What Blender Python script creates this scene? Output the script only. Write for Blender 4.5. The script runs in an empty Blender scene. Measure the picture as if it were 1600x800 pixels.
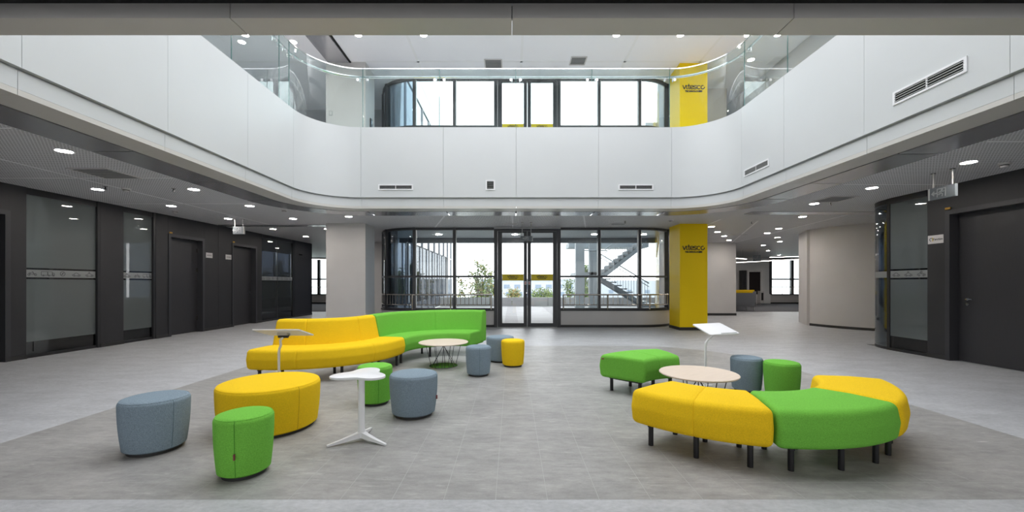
import bpy, bmesh, math, random
from mathutils import Vector, Matrix
from mathutils.geometry import tessellate_polygon

random.seed(7)
PI = math.pi
S = bpy.context.scene
COL = S.collection

# ------------------------------------------------------------------ camera, sky, exposure
cam_d = bpy.data.cameras.new('camera'); cam = bpy.data.objects.new('camera', cam_d); COL.objects.link(cam)
cam.location = (0, 0, 1.25); cam.rotation_euler = (PI/2, 0, 0)
cam_d.sensor_width = 36; cam_d.lens = 36*640/1600; cam_d.shift_y = 43/1600
cam_d.clip_start = 0.05; cam_d.clip_end = 400
S.camera = cam

SKY = 2.5
w = bpy.data.worlds.new('overcast_sky'); S.world = w; w.use_nodes = True
bg = w.node_tree.nodes['Background']; bg.inputs[0].default_value = (0.955, 0.975, 1.0, 1); bg.inputs[1].default_value = SKY
S.view_settings.view_transform = 'Standard'; S.view_settings.look = 'None'
S.view_settings.exposure = 1.0; S.view_settings.gamma = 1.0; S.view_settings.use_curve_mapping = False
try:
    c = S.cycles
    c.use_denoising = True; c.max_bounces = 12; c.diffuse_bounces = 7; c.glossy_bounces = 5
    c.transparent_max_bounces = 32; c.caustics_reflective = False; c.caustics_refractive = False
    c.sample_clamp_indirect = 8.0
except Exception: pass

def portal(loc, rot, sx, sy):
    l = bpy.data.lights.new('daylight_portal', 'AREA'); l.shape = 'RECTANGLE'; l.size = sx; l.size_y = sy
    l.cycles.is_portal = True
    o = bpy.data.objects.new('daylight_portal', l); COL.objects.link(o); o.location = loc; o.rotation_euler = rot

# ------------------------------------------------------------------ key dimensions
ZC = 2.85            # ground floor ceiling / soffit
Z2F = 4.30           # upper floor level
Z2C = 7.15           # upper floor ceiling
XL, XR, YB, YF = -4.16, 4.34, 8.70, 2.64      # atrium opening
RC = 0.95
WLX, WRX = -8.06, 7.10                         # side walls
YW = 11.76                                     # main window wall
portal((0.09, 5.67, 8.45), (0, 0, 0), 8.4, 6.0)

# ------------------------------------------------------------------ materials
MATS = {}
def nd(nt, t, x=0, y=0, **kw):
    n = nt.nodes.new(t); n.location = (x, y)
    for k, v in kw.items(): setattr(n, k, v)
    return n
def mat(name, col, rough=0.5, metal=0.0, spec=0.5, noise=None, bump=None, sheen=0.0, coat=0.0, emit=None):
    """noise = (scale, amount, detail, stretch) multiplies the colour; bump = (scale, strength)"""
    m = bpy.data.materials.new(name); m.use_nodes = True; nt = m.node_tree
    b = nt.nodes['Principled BSDF']
    b.inputs['Base Color'].default_value = (*col, 1); b.inputs['Roughness'].default_value = rough
    b.inputs['Metallic'].default_value = metal; b.inputs['Specular IOR Level'].default_value = spec
    if sheen: b.inputs['Sheen Weight'].default_value = sheen; b.inputs['Sheen Roughness'].default_value = 0.5
    if coat: b.inputs['Coat Weight'].default_value = coat
    if emit:
        b.inputs['Emission Color'].default_value = (*emit[0], 1); b.inputs['Emission Strength'].default_value = emit[1]
    tc = None
    if noise or bump:
        tc = nd(nt, 'ShaderNodeTexCoord', -1100, 0)
    if noise:
        sc, am, de, st = (*noise, None)[:4]
        vec = tc.outputs['Object']
        if st:
            mp = nd(nt, 'ShaderNodeMapping', -900, 0); mp.inputs['Scale'].default_value = st
            nt.links.new(vec, mp.inputs['Vector']); vec = mp.outputs[0]
        n = nd(nt, 'ShaderNodeTexNoise', -700, 0); n.inputs['Scale'].default_value = sc; n.inputs['Detail'].default_value = de
        nt.links.new(vec, n.inputs['Vector'])
        r = nd(nt, 'ShaderNodeMapRange', -500, 0)
        r.inputs['From Min'].default_value = 0.3; r.inputs['From Max'].default_value = 0.7
        r.inputs['To Min'].default_value = 1-am; r.inputs['To Max'].default_value = 1+am
        nt.links.new(n.outputs[0], r.inputs['Value'])
        vm = nd(nt, 'ShaderNodeVectorMath', -300, 0, operation='SCALE'); vm.inputs[0].default_value = col
        nt.links.new(r.outputs[0], vm.inputs['Scale']); nt.links.new(vm.outputs[0], b.inputs['Base Color'])
    if bump:
        n2 = nd(nt, 'ShaderNodeTexNoise', -700, -300); n2.inputs['Scale'].default_value = bump[0]; n2.inputs['Detail'].default_value = 2
        nt.links.new(tc.outputs['Object'], n2.inputs['Vector'])
        bp = nd(nt, 'ShaderNodeBump', -300, -300); bp.inputs['Strength'].default_value = bump[1]; bp.inputs['Distance'].default_value = 0.004
        nt.links.new(n2.outputs[0], bp.inputs['Height']); nt.links.new(bp.outputs[0], b.inputs['Normal'])
    MATS[name] = m
    return m
def emis(name, col, s):
    m = bpy.data.materials.new(name); m.use_nodes = True; nt = m.node_tree; nt.nodes.remove(nt.nodes['Principled BSDF'])
    e = nd(nt, 'ShaderNodeEmission'); e.inputs[0].default_value = (*col, 1); e.inputs[1].default_value = s
    nt.links.new(e.outputs[0], nt.nodes['Material Output'].inputs[0]); MATS[name] = m; return m
def glass(name, tint, refl=1.0, ior=1.5, haze=0.0, hazecol=(.4, .42, .42)):
    m = bpy.data.materials.new(name); m.use_nodes = True; nt = m.node_tree; nt.nodes.remove(nt.nodes['Principled BSDF'])
    t = nd(nt, 'ShaderNodeBsdfTransparent'); t.inputs[0].default_value = (*tint, 1)
    base = t.outputs[0]
    if haze:
        d = nd(nt, 'ShaderNodeBsdfDiffuse'); d.inputs[0].default_value = (*hazecol, 1)
        tr = nd(nt, 'ShaderNodeBsdfTranslucent'); tr.inputs[0].default_value = (*hazecol, 1)
        mh0 = nd(nt, 'ShaderNodeMixShader'); mh0.inputs[0].default_value = 0.4
        nt.links.new(d.outputs[0], mh0.inputs[1]); nt.links.new(tr.outputs[0], mh0.inputs[2])
        mh = nd(nt, 'ShaderNodeMixShader'); mh.inputs[0].default_value = haze
        nt.links.new(base, mh.inputs[1]); nt.links.new(mh0.outputs[0], mh.inputs[2]); base = mh.outputs[0]
    g = nd(nt, 'ShaderNodeBsdfGlossy'); g.inputs['Roughness'].default_value = 0.0; g.inputs[0].default_value = (1, 1, 1, 1)
    f = nd(nt, 'ShaderNodeFresnel'); f.inputs[0].default_value = ior
    mu = nd(nt, 'ShaderNodeMath', operation='MULTIPLY'); mu.inputs[1].default_value = refl
    nt.links.new(f.outputs[0], mu.inputs[0])
    mx = nd(nt, 'ShaderNodeMixShader'); nt.links.new(mu.outputs[0], mx.inputs[0])
    nt.links.new(base, mx.inputs[1]); nt.links.new(g.outputs[0], mx.inputs[2])
    nt.links.new(mx.outputs[0], nt.nodes['Material Output'].inputs[0]); MATS[name] = m; return m

mat('white_panel', (.62, .635, .645), .38, noise=(1.2, .012, 2))
mat('white_soffit', (.62, .60, .57), .32)
mat('white_wall', (.62, .60, .59), .7, noise=(2.0, .02, 3))
mat('grey_wall_up', (.50, .50, .52), .6); mat('floor_pale', (.78, .78, .78), .6)
mat('metal_panel', (.60, .60, .63), .24, .7)
mat('black_gap', (.012, .012, .012), .8)
mat('dark_wall', (.026, .026, .029), .55, noise=(3, .05, 2))
mat('dark_door', (.036, .035, .039), .45, noise=(8, .04, 2, (6, 6, .6)))
mat('dark_frame', (.040, .040, .045), .38, spec=.5)
mat('black_frame', (.02, .02, .022), .35)
mat('window_frame', (.055, .056, .062), .38)
mat('ceiling_white', (.62, .62, .64), .55)
mat('ceiling_up', (.88, .88, .92), .6)
mat('joint_white', (.85, .85, .87), .5)
mat('yellow_paint', (.95, .66, .004), .5, spec=.25)
mat('yellow_film', (.80, .62, .02), .5)
mat('letter_dark', (.02, .018, .015), .5)
mat('steel', (.55, .54, .52), .25, 1.0)
mat('steel_warm', (.50, .45, .40), .25, 1.0)
mat('chrome', (.75, .76, .77), .12, 1.0)
mat('white_powder', (.84, .84, .86), .32)
mat('black_metal', (.02, .02, .022), .38, .3)
mat('mirror_black', (.05, .05, .05), .04, .0, spec=1.0, coat=1.0)
mat('plinth_black', (.03, .03, .03), .6)
mat('fabric_yellow', (.87, .565, .016), .85, spec=.12, noise=(200, .12, 2), bump=(420, .3))
mat('fabric_green', (.175, .50, .065), .85, spec=.12, noise=(200, .17, 2), bump=(420, .3))
mat('fabric_blue', (.225, .29, .345), .9, spec=.12, noise=(190, .25, 2), bump=(420, .3))
mat('seam_yellow', (.60, .37, .004), .9); mat('seam_green', (.07, .28, .02), .9); mat('seam_blue', (.13, .19, .23), .9)
mat('tag_red', (.22, .06, .06), .8)
mat('ash_wood', (.72, .60, .50), .45, noise=(6, .06, 4, (1, 14, 1)))
mat('grout', (.42, .42, .41), .7)
mat('carpet', (.085, .085, .095), .95, noise=(60, .15, 2))
mat('baseboard', (.03, .03, .03), .4)
mat('plate_white', (.62, .60, .60), .4)
mat('grey_plastic', (.45, .45, .45), .5)
mat('orange_label', (.45, .25, .03), .5)
mat('sign_grey', (.16, .18, .20), .5)
mat('sign_mark', (.42, .44, .46), .4)
mat('sign_green', (.05, .55, .25), .4, emit=((.1, .9, .4), .8))
mat('sofa_grey', (.17, .175, .19), .85)
mat('concrete_out', (.33, .33, .335), .8, noise=(1.5, .08, 3))
mat('concrete_out_dark', (.26, .26, .265), .8, noise=(1.5, .08, 3))
mat('steel_out', (.34, .38, .41), .5)
mat('canopy_under', (.46, .50, .52), .5)
mat('canopy_edge', (.09, .10, .12), .5)
mat('wing_glass', (.055, .065, .085), .1, spec=.8)
mat('wing_white', (.45, .45, .46), .5); mat('fin_grey', (.36, .36, .38), .5)
mat('leaf_a', (.10, .16, .045), .7, noise=(3, .3, 2)); mat('leaf_b', (.17, .22, .065), .7, noise=(3, .3, 2))
mat('leaf_c', (.26, .20, .06), .7)
mat('bark', (.12, .09, .07), .9)
mat('far_building', (.30, .32, .35), .8); mat('far_window', (.13, .17, .23), .5)
mat('far_ground', (.45, .48, .45), .9)
mat('room_wall', (.62, .62, .60), .8); mat('room_floor', (.18, .18, .18), .8)
mat('screen_dark', (.02, .015, .015), .15)
mat('icon_grey', (.10, .105, .11), .6)
mat('red_mark', (.6, .03, .03), .5)
emis('downlight_glow', (1.0, .93, .86), 75.0)
emis('linear_glow', (1.0, .93, .84), 10.0)
glass('clear_glass', (.90, .93, .93), .55)
glass('door_glass', (.94, .95, .95), .5)
glass('wing_pane', (.26, .30, .36), .5)
glass('tint_glass', (.62, .62, .62), .5)
glass('blue_glass', (.62, .70, .76), .9)
glass('rail_glass', (.89, .945, .94), .16)
mat('glass_edge', (.05, .16, .15), .15)
glass('frost_glass', (.50, .55, .56), 1.1, haze=.55, hazecol=(.33, .37, .375))
glass('frost_band', (.4, .42, .42), .5, haze=.85, hazecol=(.46, .48, .485))
glass('film_light', (.45, .48, .50), 1.6, haze=.22, hazecol=(.34, .38, .40))
glass('smoke_glass', (.33, .35, .36), 1.1)

def floor_mats():
    # light vinyl sheet
    m = mat('vinyl_light', (.60, .60, .605), .36, spec=.40)
    nt = m.node_tree; b = nt.nodes['Principled BSDF']; tc = nd(nt, 'ShaderNodeTexCoord', -1200, 0)
    def layer(scale, stretch, lo, hi):
        mp = nd(nt, 'ShaderNodeMapping'); mp.inputs['Scale'].default_value = stretch; nt.links.new(tc.outputs['Object'], mp.inputs[0])
        n = nd(nt, 'ShaderNodeTexNoise'); n.inputs['Scale'].default_value = scale; n.inputs['Detail'].default_value = 6; n.inputs['Roughness'].default_value = .65
        nt.links.new(mp.outputs[0], n.inputs['Vector'])
        r = nd(nt, 'ShaderNodeMapRange'); r.inputs[1].default_value = .3; r.inputs[2].default_value = .7; r.inputs[3].default_value = lo; r.inputs[4].default_value = hi
        nt.links.new(n.outputs[0], r.inputs[0]); return r.outputs[0]
    a = layer(2.2, (1, 2.2, 1), .84, 1.12); c_ = layer(22, (1, 1.6, 1), .86, 1.12)
    mu = nd(nt, 'ShaderNodeMath', operation='MULTIPLY'); nt.links.new(a, mu.inputs[0]); nt.links.new(c_, mu.inputs[1])
    vm = nd(nt, 'ShaderNodeVectorMath', operation='SCALE'); vm.inputs[0].default_value = (.435, .442, .46)
    nt.links.new(mu.outputs[0], vm.inputs['Scale']); nt.links.new(vm.outputs[0], b.inputs['Base Color'])
    rr = layer(14, (1, 1, 1), .40, .56); nt.links.new(rr, b.inputs['Roughness'])
    bp = nd(nt, 'ShaderNodeBump'); bp.inputs['Strength'].default_value = .25; bp.inputs['Distance'].default_value = .01
    hh = layer(9, (1, 1.5, 1), 0, 1); nt.links.new(hh, bp.inputs['Height']); nt.links.new(bp.outputs[0], b.inputs['Normal'])
    # dark stone-look tile, generated in world space so that the veining runs on across tiles
    m = mat('tile_dark', (.26, .255, .245), .42, spec=.5)
    nt = m.node_tree; b = nt.nodes['Principled BSDF']; tc = nd(nt, 'ShaderNodeNewGeometry', -1200, 0)
    def layer2(scale, stretch, rot, lo, hi, f0=.3, f1=.7):
        mp = nd(nt, 'ShaderNodeMapping'); mp.inputs['Scale'].default_value = stretch; mp.inputs['Rotation'].default_value = (0, 0, rot); nt.links.new(tc.outputs['Position'], mp.inputs[0])
        n = nd(nt, 'ShaderNodeTexNoise'); n.inputs['Scale'].default_value = scale; n.inputs['Detail'].default_value = 8; n.inputs['Roughness'].default_value = .7
        nt.links.new(mp.outputs[0], n.inputs['Vector'])
        r = nd(nt, 'ShaderNodeMapRange'); r.inputs[1].default_value = f0; r.inputs[2].default_value = f1; r.inputs[3].default_value = lo; r.inputs[4].default_value = hi
        nt.links.new(n.outputs[0], r.inputs[0]); return r.outputs[0]
    a = layer2(1.6, (1, 1.6, 1), .4, .80, 1.18); c_ = layer2(6, (1, 3, 1), .5, .80, 1.18); d = layer2(4, (1, 7, 1), 1.0, 1.0, 1.8, .58, .76)
    e = layer2(60, (1, 1, 1), 0, .93, 1.07)
    def mul(p, q):
        mu = nd(nt, 'ShaderNodeMath', operation='MULTIPLY'); nt.links.new(p, mu.inputs[0]); nt.links.new(q, mu.inputs[1]); return mu.outputs[0]
    k = mul(mul(a, c_), mul(d, e))
    vm = nd(nt, 'ShaderNodeVectorMath', operation='SCALE'); vm.inputs[0].default_value = (.300, .294, .286)
    nt.links.new(k, vm.inputs['Scale']); nt.links.new(vm.outputs[0], b.inputs['Base Color'])
    rr = layer2(12, (1, 2, 1), 0, .36, .55); nt.links.new(rr, b.inputs['Roughness'])
    # perforated ceiling: a fine grid of dark holes
    for nm, base in (('ceiling_perf', (.74, .74, .76)),):
        m = mat(nm, base, .55); nt = m.node_tree; b = nt.nodes['Principled BSDF']; tc = nd(nt, 'ShaderNodeNewGeometry')
        sep = nd(nt, 'ShaderNodeSeparateXYZ'); nt.links.new(tc.outputs['Position'], sep.inputs[0])
        sq = []
        for ax, sp in ((0, .040), (1, .040)):
            q = nd(nt, 'ShaderNodeMath', operation='DIVIDE'); q.inputs[1].default_value = sp; nt.links.new(sep.outputs[ax], q.inputs[0])
            f = nd(nt, 'ShaderNodeMath', operation='FRACT'); nt.links.new(q.outputs[0], f.inputs[0])
            s_ = nd(nt, 'ShaderNodeMath', operation='SUBTRACT'); s_.inputs[1].default_value = .5; nt.links.new(f.outputs[0], s_.inputs[0])
            p = nd(nt, 'ShaderNodeMath', operation='POWER'); p.inputs[1].default_value = 2; nt.links.new(s_.outputs[0], p.inputs[0]); sq.append(p)
        ad = nd(nt, 'ShaderNodeMath', operation='ADD'); nt.links.new(sq[0].outputs[0], ad.inputs[0]); nt.links.new(sq[1].outputs[0], ad.inputs[1])
        lt = nd(nt, 'ShaderNodeMath', operation='LESS_THAN'); lt.inputs[1].default_value = .30**2; nt.links.new(ad.outputs[0], lt.inputs[0])
        mx = nd(nt, 'ShaderNodeMix', data_type='RGBA'); mx.inputs[6].default_value = (*base, 1); mx.inputs[7].default_value = (.16, .16, .165, 1)
        nt.links.new(lt.outputs[0], mx.inputs[0]); nt.links.new(mx.outputs[2], b.inputs['Base Color'])
floor_mats()

# ------------------------------------------------------------------ mesh helpers
class MB:
    def __init__(s): s.v = []; s.f = []
    def add(s, vs, fs):
        o = len(s.v); s.v += [tuple(v) for v in vs]; s.f += [tuple(i+o for i in f) for f in fs]; return s
    def box(s, x0, x1, y0, y1, z0, z1):
        return s.add([(x0,y0,z0),(x1,y0,z0),(x1,y1,z0),(x0,y1,z0),(x0,y0,z1),(x1,y0,z1),(x1,y1,z1),(x0,y1,z1)],
                     [(0,3,2,1),(4,5,6,7),(0,1,5,4),(1,2,6,5),(2,3,7,6),(3,0,4,7)])
    def bar(s, a, b, w, h, up=(0,0,1)):
        """rectangular bar from a to b; w across, h along up"""
        a = Vector(a); b = Vector(b); d = (b-a).normalized(); u = Vector(up); x = d.cross(u)
        if x.length < 1e-4: x = d.cross(Vector((1,0,0)))
        x.normalize(); u = x.cross(d)
        vs = [p + x*(w/2*i) + u*(h/2*j) for p in (a, b) for i, j in ((-1,-1),(1,-1),(1,1),(-1,1))]
        return s.add(vs, [(0,1,2,3),(7,6,5,4),(0,4,5,1),(1,5,6,2),(2,6,7,3),(3,7,4,0)])
    def prism(s, poly, z0, z1):
        n = len(poly); area = sum(poly[i][0]*poly[(i+1)%n][1]-poly[(i+1)%n][0]*poly[i][1] for i in range(n))
        if area < 0: poly = poly[::-1]
        vs = [(x,y,z0) for x,y in poly] + [(x,y,z1) for x,y in poly]
        fs = [tuple(range(n))[::-1], tuple(range(n,2*n))] + [(i,(i+1)%n,n+(i+1)%n,n+i) for i in range(n)]
        return s.add(vs, fs)
    def tube(s, path, r, seg=8, cap=True, closed=False):
        P = [Vector(p) for p in path]; n = len(P); rs = r if isinstance(r, (list, tuple)) else [r]*n
        T = []
        for i in range(n):
            a = P[(i-1) % n] if (i or closed) else P[0]; b = P[(i+1) % n] if (i < n-1 or closed) else P[-1]
            T.append((b-a).normalized())
        u = T[0].orthogonal().normalized(); rings = []
        for i in range(n):
            u = (u - T[i]*u.dot(T[i])); u = u.normalized() if u.length > 1e-6 else T[i].orthogonal().normalized()
            v = T[i].cross(u); rings.append([P[i] + (u*math.cos(2*PI*k/seg) + v*math.sin(2*PI*k/seg))*rs[i] for k in range(seg)])
        vs = [p for g in rings for p in g]; fs = []
        for i in range(n if closed else n-1):
            j = (i+1) % n
            for k in range(seg): fs.append((i*seg+k, i*seg+(k+1)%seg, j*seg+(k+1)%seg, j*seg+k))
        if cap and not closed: fs += [tuple(range(seg))[::-1], tuple((n-1)*seg+k for k in range(seg))]
        return s.add(vs, fs)
    def lathe(s, prof, seg=40, cx=0, cy=0, e=1.0):
        """prof list of (r,z) bottom to top; poles closed when r==0"""
        rings = []; vs = []; fs = []
        for r, z in prof:
            if r < 1e-6: rings.append([len(vs)]); vs.append((cx, cy, z))
            else:
                rings.append(list(range(len(vs), len(vs)+seg)))
                vs += [(cx+r*math.cos(2*PI*k/seg), cy+e*r*math.sin(2*PI*k/seg), z) for k in range(seg)]
        for a, b in zip(rings, rings[1:]):
            for k in range(seg):
                k2 = (k+1) % seg
                if len(a) == 1 and len(b) == 1: continue
                if len(a) == 1: fs.append((a[0], b[k2], b[k]))
                elif len(b) == 1: fs.append((a[k], a[k2], b[0]))
                else: fs.append((a[k], a[k2], b[k2], b[k]))
        if len(rings[0]) > 1: fs.append(tuple(rings[0][::-1]))
        if len(rings[-1]) > 1: fs.append(tuple(rings[-1]))
        return s.add(vs, fs)
    def strip(s, A, B):
        n = len(A); o = [*A, *B]
        return s.add(o, [(i, i+1, n+i+1, n+i) for i in range(n-1)])
    def mesh(s, name, smooth=True, ang=35):
        me = bpy.data.meshes.new(name); me.from_pydata(s.v, [], s.f); me.validate(); me.update()
        if smooth:
            for p in me.polygons: p.use_smooth = True
            me.set_sharp_from_angle(angle=math.radians(ang))
        return me
    def build(s, name, m, parent=None, smooth=True, loc=None):
        return link(name, s.mesh(name, smooth), m, parent, loc)
def link(name, me, m, parent=None, loc=None):
    if m and not me.materials: me.materials.append(MATS[m])
    o = bpy.data.objects.new(name, me); COL.objects.link(o)
    if parent: o.parent = parent
    if loc: o.location = loc
    return o
def empty(name, loc=(0,0,0), rz=0):
    o = bpy.data.objects.new(name, None); COL.objects.link(o); o.location = loc; o.rotation_euler = (0,0,rz); o.empty_display_size = .1
    return o
def tag(o, label=None, cat=None, group=None, kind=None):
    if label: o['label'] = label
    if cat: o['category'] = cat
    if group: o['group'] = group
    if kind: o['kind'] = kind
    return o
def struct(o, label=None, cat=None): return tag(o, label, cat, kind='structure')
def copy_tree(o, parent=None):
    c = o.copy(); COL.objects.link(c); c.parent = parent
    for ch in o.children: copy_tree(ch, c)
    return c
def poly_plane(mb, outer, holes, z, up=True):
    loops = [[Vector((x,y,0)) for x,y in outer]] + [[Vector((x,y,0)) for x,y in h] for h in holes]
    tris = tessellate_polygon(loops); flat = [p for l in loops for p in l]
    vs = [(p.x,p.y,z) for p in flat]; fs = []
    for t in tris:
        a,b,c_ = (flat[i] for i in t); cr = (b-a).cross(c_-a).z
        fs.append(tuple(t) if (cr > 0) == up else tuple(t)[::-1])
    return mb.add(vs, fs)
def arc(cx, cy, r, a0, a1, n):
    return [(cx+r*math.cos(math.radians(a0+(a1-a0)*i/n)), cy+r*math.sin(math.radians(a0+(a1-a0)*i/n))) for i in range(n+1)]
def round_poly(pts, rad, n=5):
    """rounded closed polygon; rad a list or number"""
    out = []; N = len(pts)
    for i in range(N):
        p = Vector(pts[i]); a = Vector(pts[i-1]); b = Vector(pts[(i+1)%N]); r = rad[i] if isinstance(rad, (list,tuple)) else rad
        d1 = (a-p).normalized(); d2 = (b-p).normalized(); ang = d1.angle(d2)
        if r < 1e-5: out.append(tuple(p)); continue
        t = r/math.tan(ang/2); c_ = p + (d1+d2).normalized()*(r/math.sin(ang/2))
        s0 = p+d1*t-c_; s1 = p+d2*t-c_
        a0 = math.atan2(s0.y, s0.x); a1 = math.atan2(s1.y, s1.x); da = (a1-a0+PI) % (2*PI) - PI
        out += [(c_.x+r*math.cos(a0+da*k/n), c_.y+r*math.sin(a0+da*k/n)) for k in range(n+1)]
    return out
ORD = ['first','second','third','fourth','fifth','sixth','seventh','eighth','ninth','tenth','eleventh','twelfth','thirteenth','fourteenth']
def text_mesh(name, txt, size, m, parent, M, extrude=.002, align='CENTER', bold=0.0):
    cu = bpy.data.curves.new(name, 'FONT'); cu.body = txt; cu.size = size; cu.extrude = extrude; cu.align_x = align; cu.align_y = 'CENTER'; cu.offset = bold
    cu.resolution_u = 3
    t = bpy.data.objects.new(name+'_tmp', cu); COL.objects.link(t)
    dg = bpy.context.evaluated_depsgraph_get(); me = bpy.data.meshes.new_from_object(t.evaluated_get(dg))
    bpy.data.objects.remove(t); bpy.data.curves.remove(cu)
    o = link(name, me, m, parent); o.matrix_local = M; return o
def strokes_mesh(polys, wd, dep):
    """flat stroke lettering in the local xy plane, dep thick in z"""
    mb = MB()
    for pl in polys:
        P = [Vector((x,y,0)) for x,y in pl]; L = []; R = []
        for i in range(len(P)):
            d = (P[min(i+1,len(P)-1)] - P[max(i-1,0)]).normalized(); nrm = Vector((-d.y, d.x, 0))
            if i == 0: base = P[i]-d*wd*.35
            elif i == len(P)-1: base = P[i]+d*wd*.35
            else: base = P[i]
            L.append(base+nrm*wd/2); R.append(base-nrm*wd/2)
        n = len(P)
        top = [v+Vector((0,0,dep)) for v in L] + [v+Vector((0,0,dep)) for v in R]; bot = L+R
        fs = []
        for i in range(n-1):
            fs += [(n+i, n+i+1, i+1, i), (2*n+i, 2*n+i+1, 3*n+i+1, 3*n+i), (i, i+1, 2*n+i+1, 2*n+i), (3*n+i, 3*n+i+1, n+i+1, n+i)]
        fs += [(0, 2*n, 3*n, n), (n-1, 2*n-1, 4*n-1, 3*n-1)]
        mb.add(top+bot, fs)
    return mb
def frame_matrix(o, x, y, z):
    x, y, z = Vector(x), Vector(y), Vector(z)
    return Matrix(((x.x,y.x,z.x,o[0]),(x.y,y.y,z.y,o[1]),(x.z,y.z,z.z,o[2]),(0,0,0,1)))

# word mark, x-height 1
def wordmark():
    def A(cx, cy, r, a0, a1, n=14): return arc(cx, cy, r, a0, a1, n)
    out = []; x = 0
    out.append([(0,1),(.38,.02),(.44,.02),(.82,1)])
    out.append([(1.05,1),(1.05,.30),(1.10,.10),(1.22,.02),(1.32,.02)])
    out.append([(1.62,1.38),(1.62,.30),(1.67,.10),(1.79,.02),(1.90,.02)]); out.append([(1.40,.98),(1.90,.98)])
    cx = 2.52; out.append([(cx-.30,.42),(cx+.42,.62)] + A(cx,.5,.48,20,318,16))
    cx = 3.42; out.append([(cx+.34,.86),(cx+.15,.98),(cx-.15,.98),(cx-.32,.84),(cx-.30,.62),(cx-.05,.51),(cx+.22,.42),(cx+.33,.24),(cx+.22,.06),(cx,.0),(cx-.2,.01),(cx-.36,.12)])
    cx = 4.42; out.append(A(cx,.5,.48,52,308,14))
    cx = 5.50; out.append(A(cx,.5,.48,72,345,16) + [(cx+.52,.52)])
    return out, 6.02
WM, WMW = wordmark()
def brand(parent, origin, x, y, z, width, tech=True, m='letter_dark'):
    k = width/WMW
    o = strokes_mesh([[((px-WMW/2)*k, (py-.5)*k) for px,py in pl] for pl in WM], .24*k, .003).build('lettering', m, parent, smooth=False)
    o.matrix_local = frame_matrix(origin, x, y, z); o['label'] = 'dark lettering vitesco'
    if tech:
        og = Vector(origin) - Vector(y)*(k*1.12)
        t = text_mesh('lettering', 'TECHNOLOGIES', k*.62, m, parent, frame_matrix(og, x, y, z), .0015, bold=.004*k*10)
        t['label'] = 'small dark lettering TECHNOLOGIES'
        wd = max(v.co.x for v in t.data.vertices) - min(v.co.x for v in t.data.vertices)
        t.scale = (width*.80/wd, 1, 1) if False else t.scale
        for v in t.data.vertices: v.co.x *= width*.80/wd

# ------------------------------------------------------------------ plan outlines
# atrium edge path (left front -> back -> right front); off > 0 moves away from the void
def edge_path(off, n=12, y0=YF):
    p = [(XL-off, y0)]
    p += arc(XL+RC, YB-RC, RC+off, 180, 90, n)
    p += arc(XR-RC, YB-RC, RC+off, 90, 0, n)
    p.append((XR+off, y0)); return p
class Path:
    """arc-length sampling of the atrium edge at an offset, parameter taken on the off=0 path"""
    def __init__(s):
        s.L1 = (YB-RC)-YF; s.La = PI/2*RC; s.Lb = (XR-XL)-2*RC; s.T = 2*s.L1+2*s.La+s.Lb
    def at(s, t, off=0.0):
        if t < s.L1: return (XL-off, YF+t), (-1, 0)
        t -= s.L1
        if t < s.La:
            a = PI - t/RC; return (XL+RC+(RC+off)*math.cos(a), YB-RC+(RC+off)*math.sin(a)), (math.cos(a), math.sin(a))
        t -= s.La
        if t < s.Lb: return (XL+RC+t, YB+off), (0, 1)
        t -= s.Lb
        if t < s.La:
            a = PI/2 - t/RC; return (XR-RC+(RC+off)*math.cos(a), YB-RC+(RC+off)*math.sin(a)), (math.cos(a), math.sin(a))
        t -= s.La
        return (XR+off, YB-RC-t), (1, 0)
    def samples(s, t0, t1):
        """parameters between t0,t1 fine in the arcs"""
        ts = {t0, t1}
        for b in (s.L1, s.L1+s.La+s.Lb):
            for k in range(13):
                q = b + s.La*k/12
                if t0 < q < t1: ts.add(q)
        return sorted(ts)
EP = Path()
def sweep_block(t0, t1, off0, off1, z0, z1):
    """solid following the atrium edge between parameters, offsets and heights"""
    mb = MB(); ts = EP.samples(t0, t1); n = len(ts); vs = []
    for o, z in ((off0,z0),(off1,z0),(off1,z1),(off0,z1)):
        for t in ts: p, _ = EP.at(t, o); vs.append((p[0], p[1], z))
    fs = []
    for i in range(n-1):
        for k in range(4):
            a, b = k*n, ((k+1)%4)*n; fs.append((a+i, a+i+1, b+i+1, b+i))
    fs += [(0, n, 2*n, 3*n), (n-1, 4*n-1, 3*n-1, 2*n-1)]
    return mb.add(vs, fs)

FL = (-2.80, 12.96); FR = (3.70, 12.96); FRAD = 1.20      # facade corner arcs
arcL = arc(FL[0], FL[1], FRAD, 180, 270, 12)              # from the wing to the straight window
arcR = arc(FR[0], FR[1], FRAD, 270, 360, 12)
BLD = [(-16,25.5), (-16,-5), (20,-5), (20,25.5), (9.0,25.5), (4.9,13.6)] + arcR[::-1] + arcL[::-1] + [(-4.0,25.5)]

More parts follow.
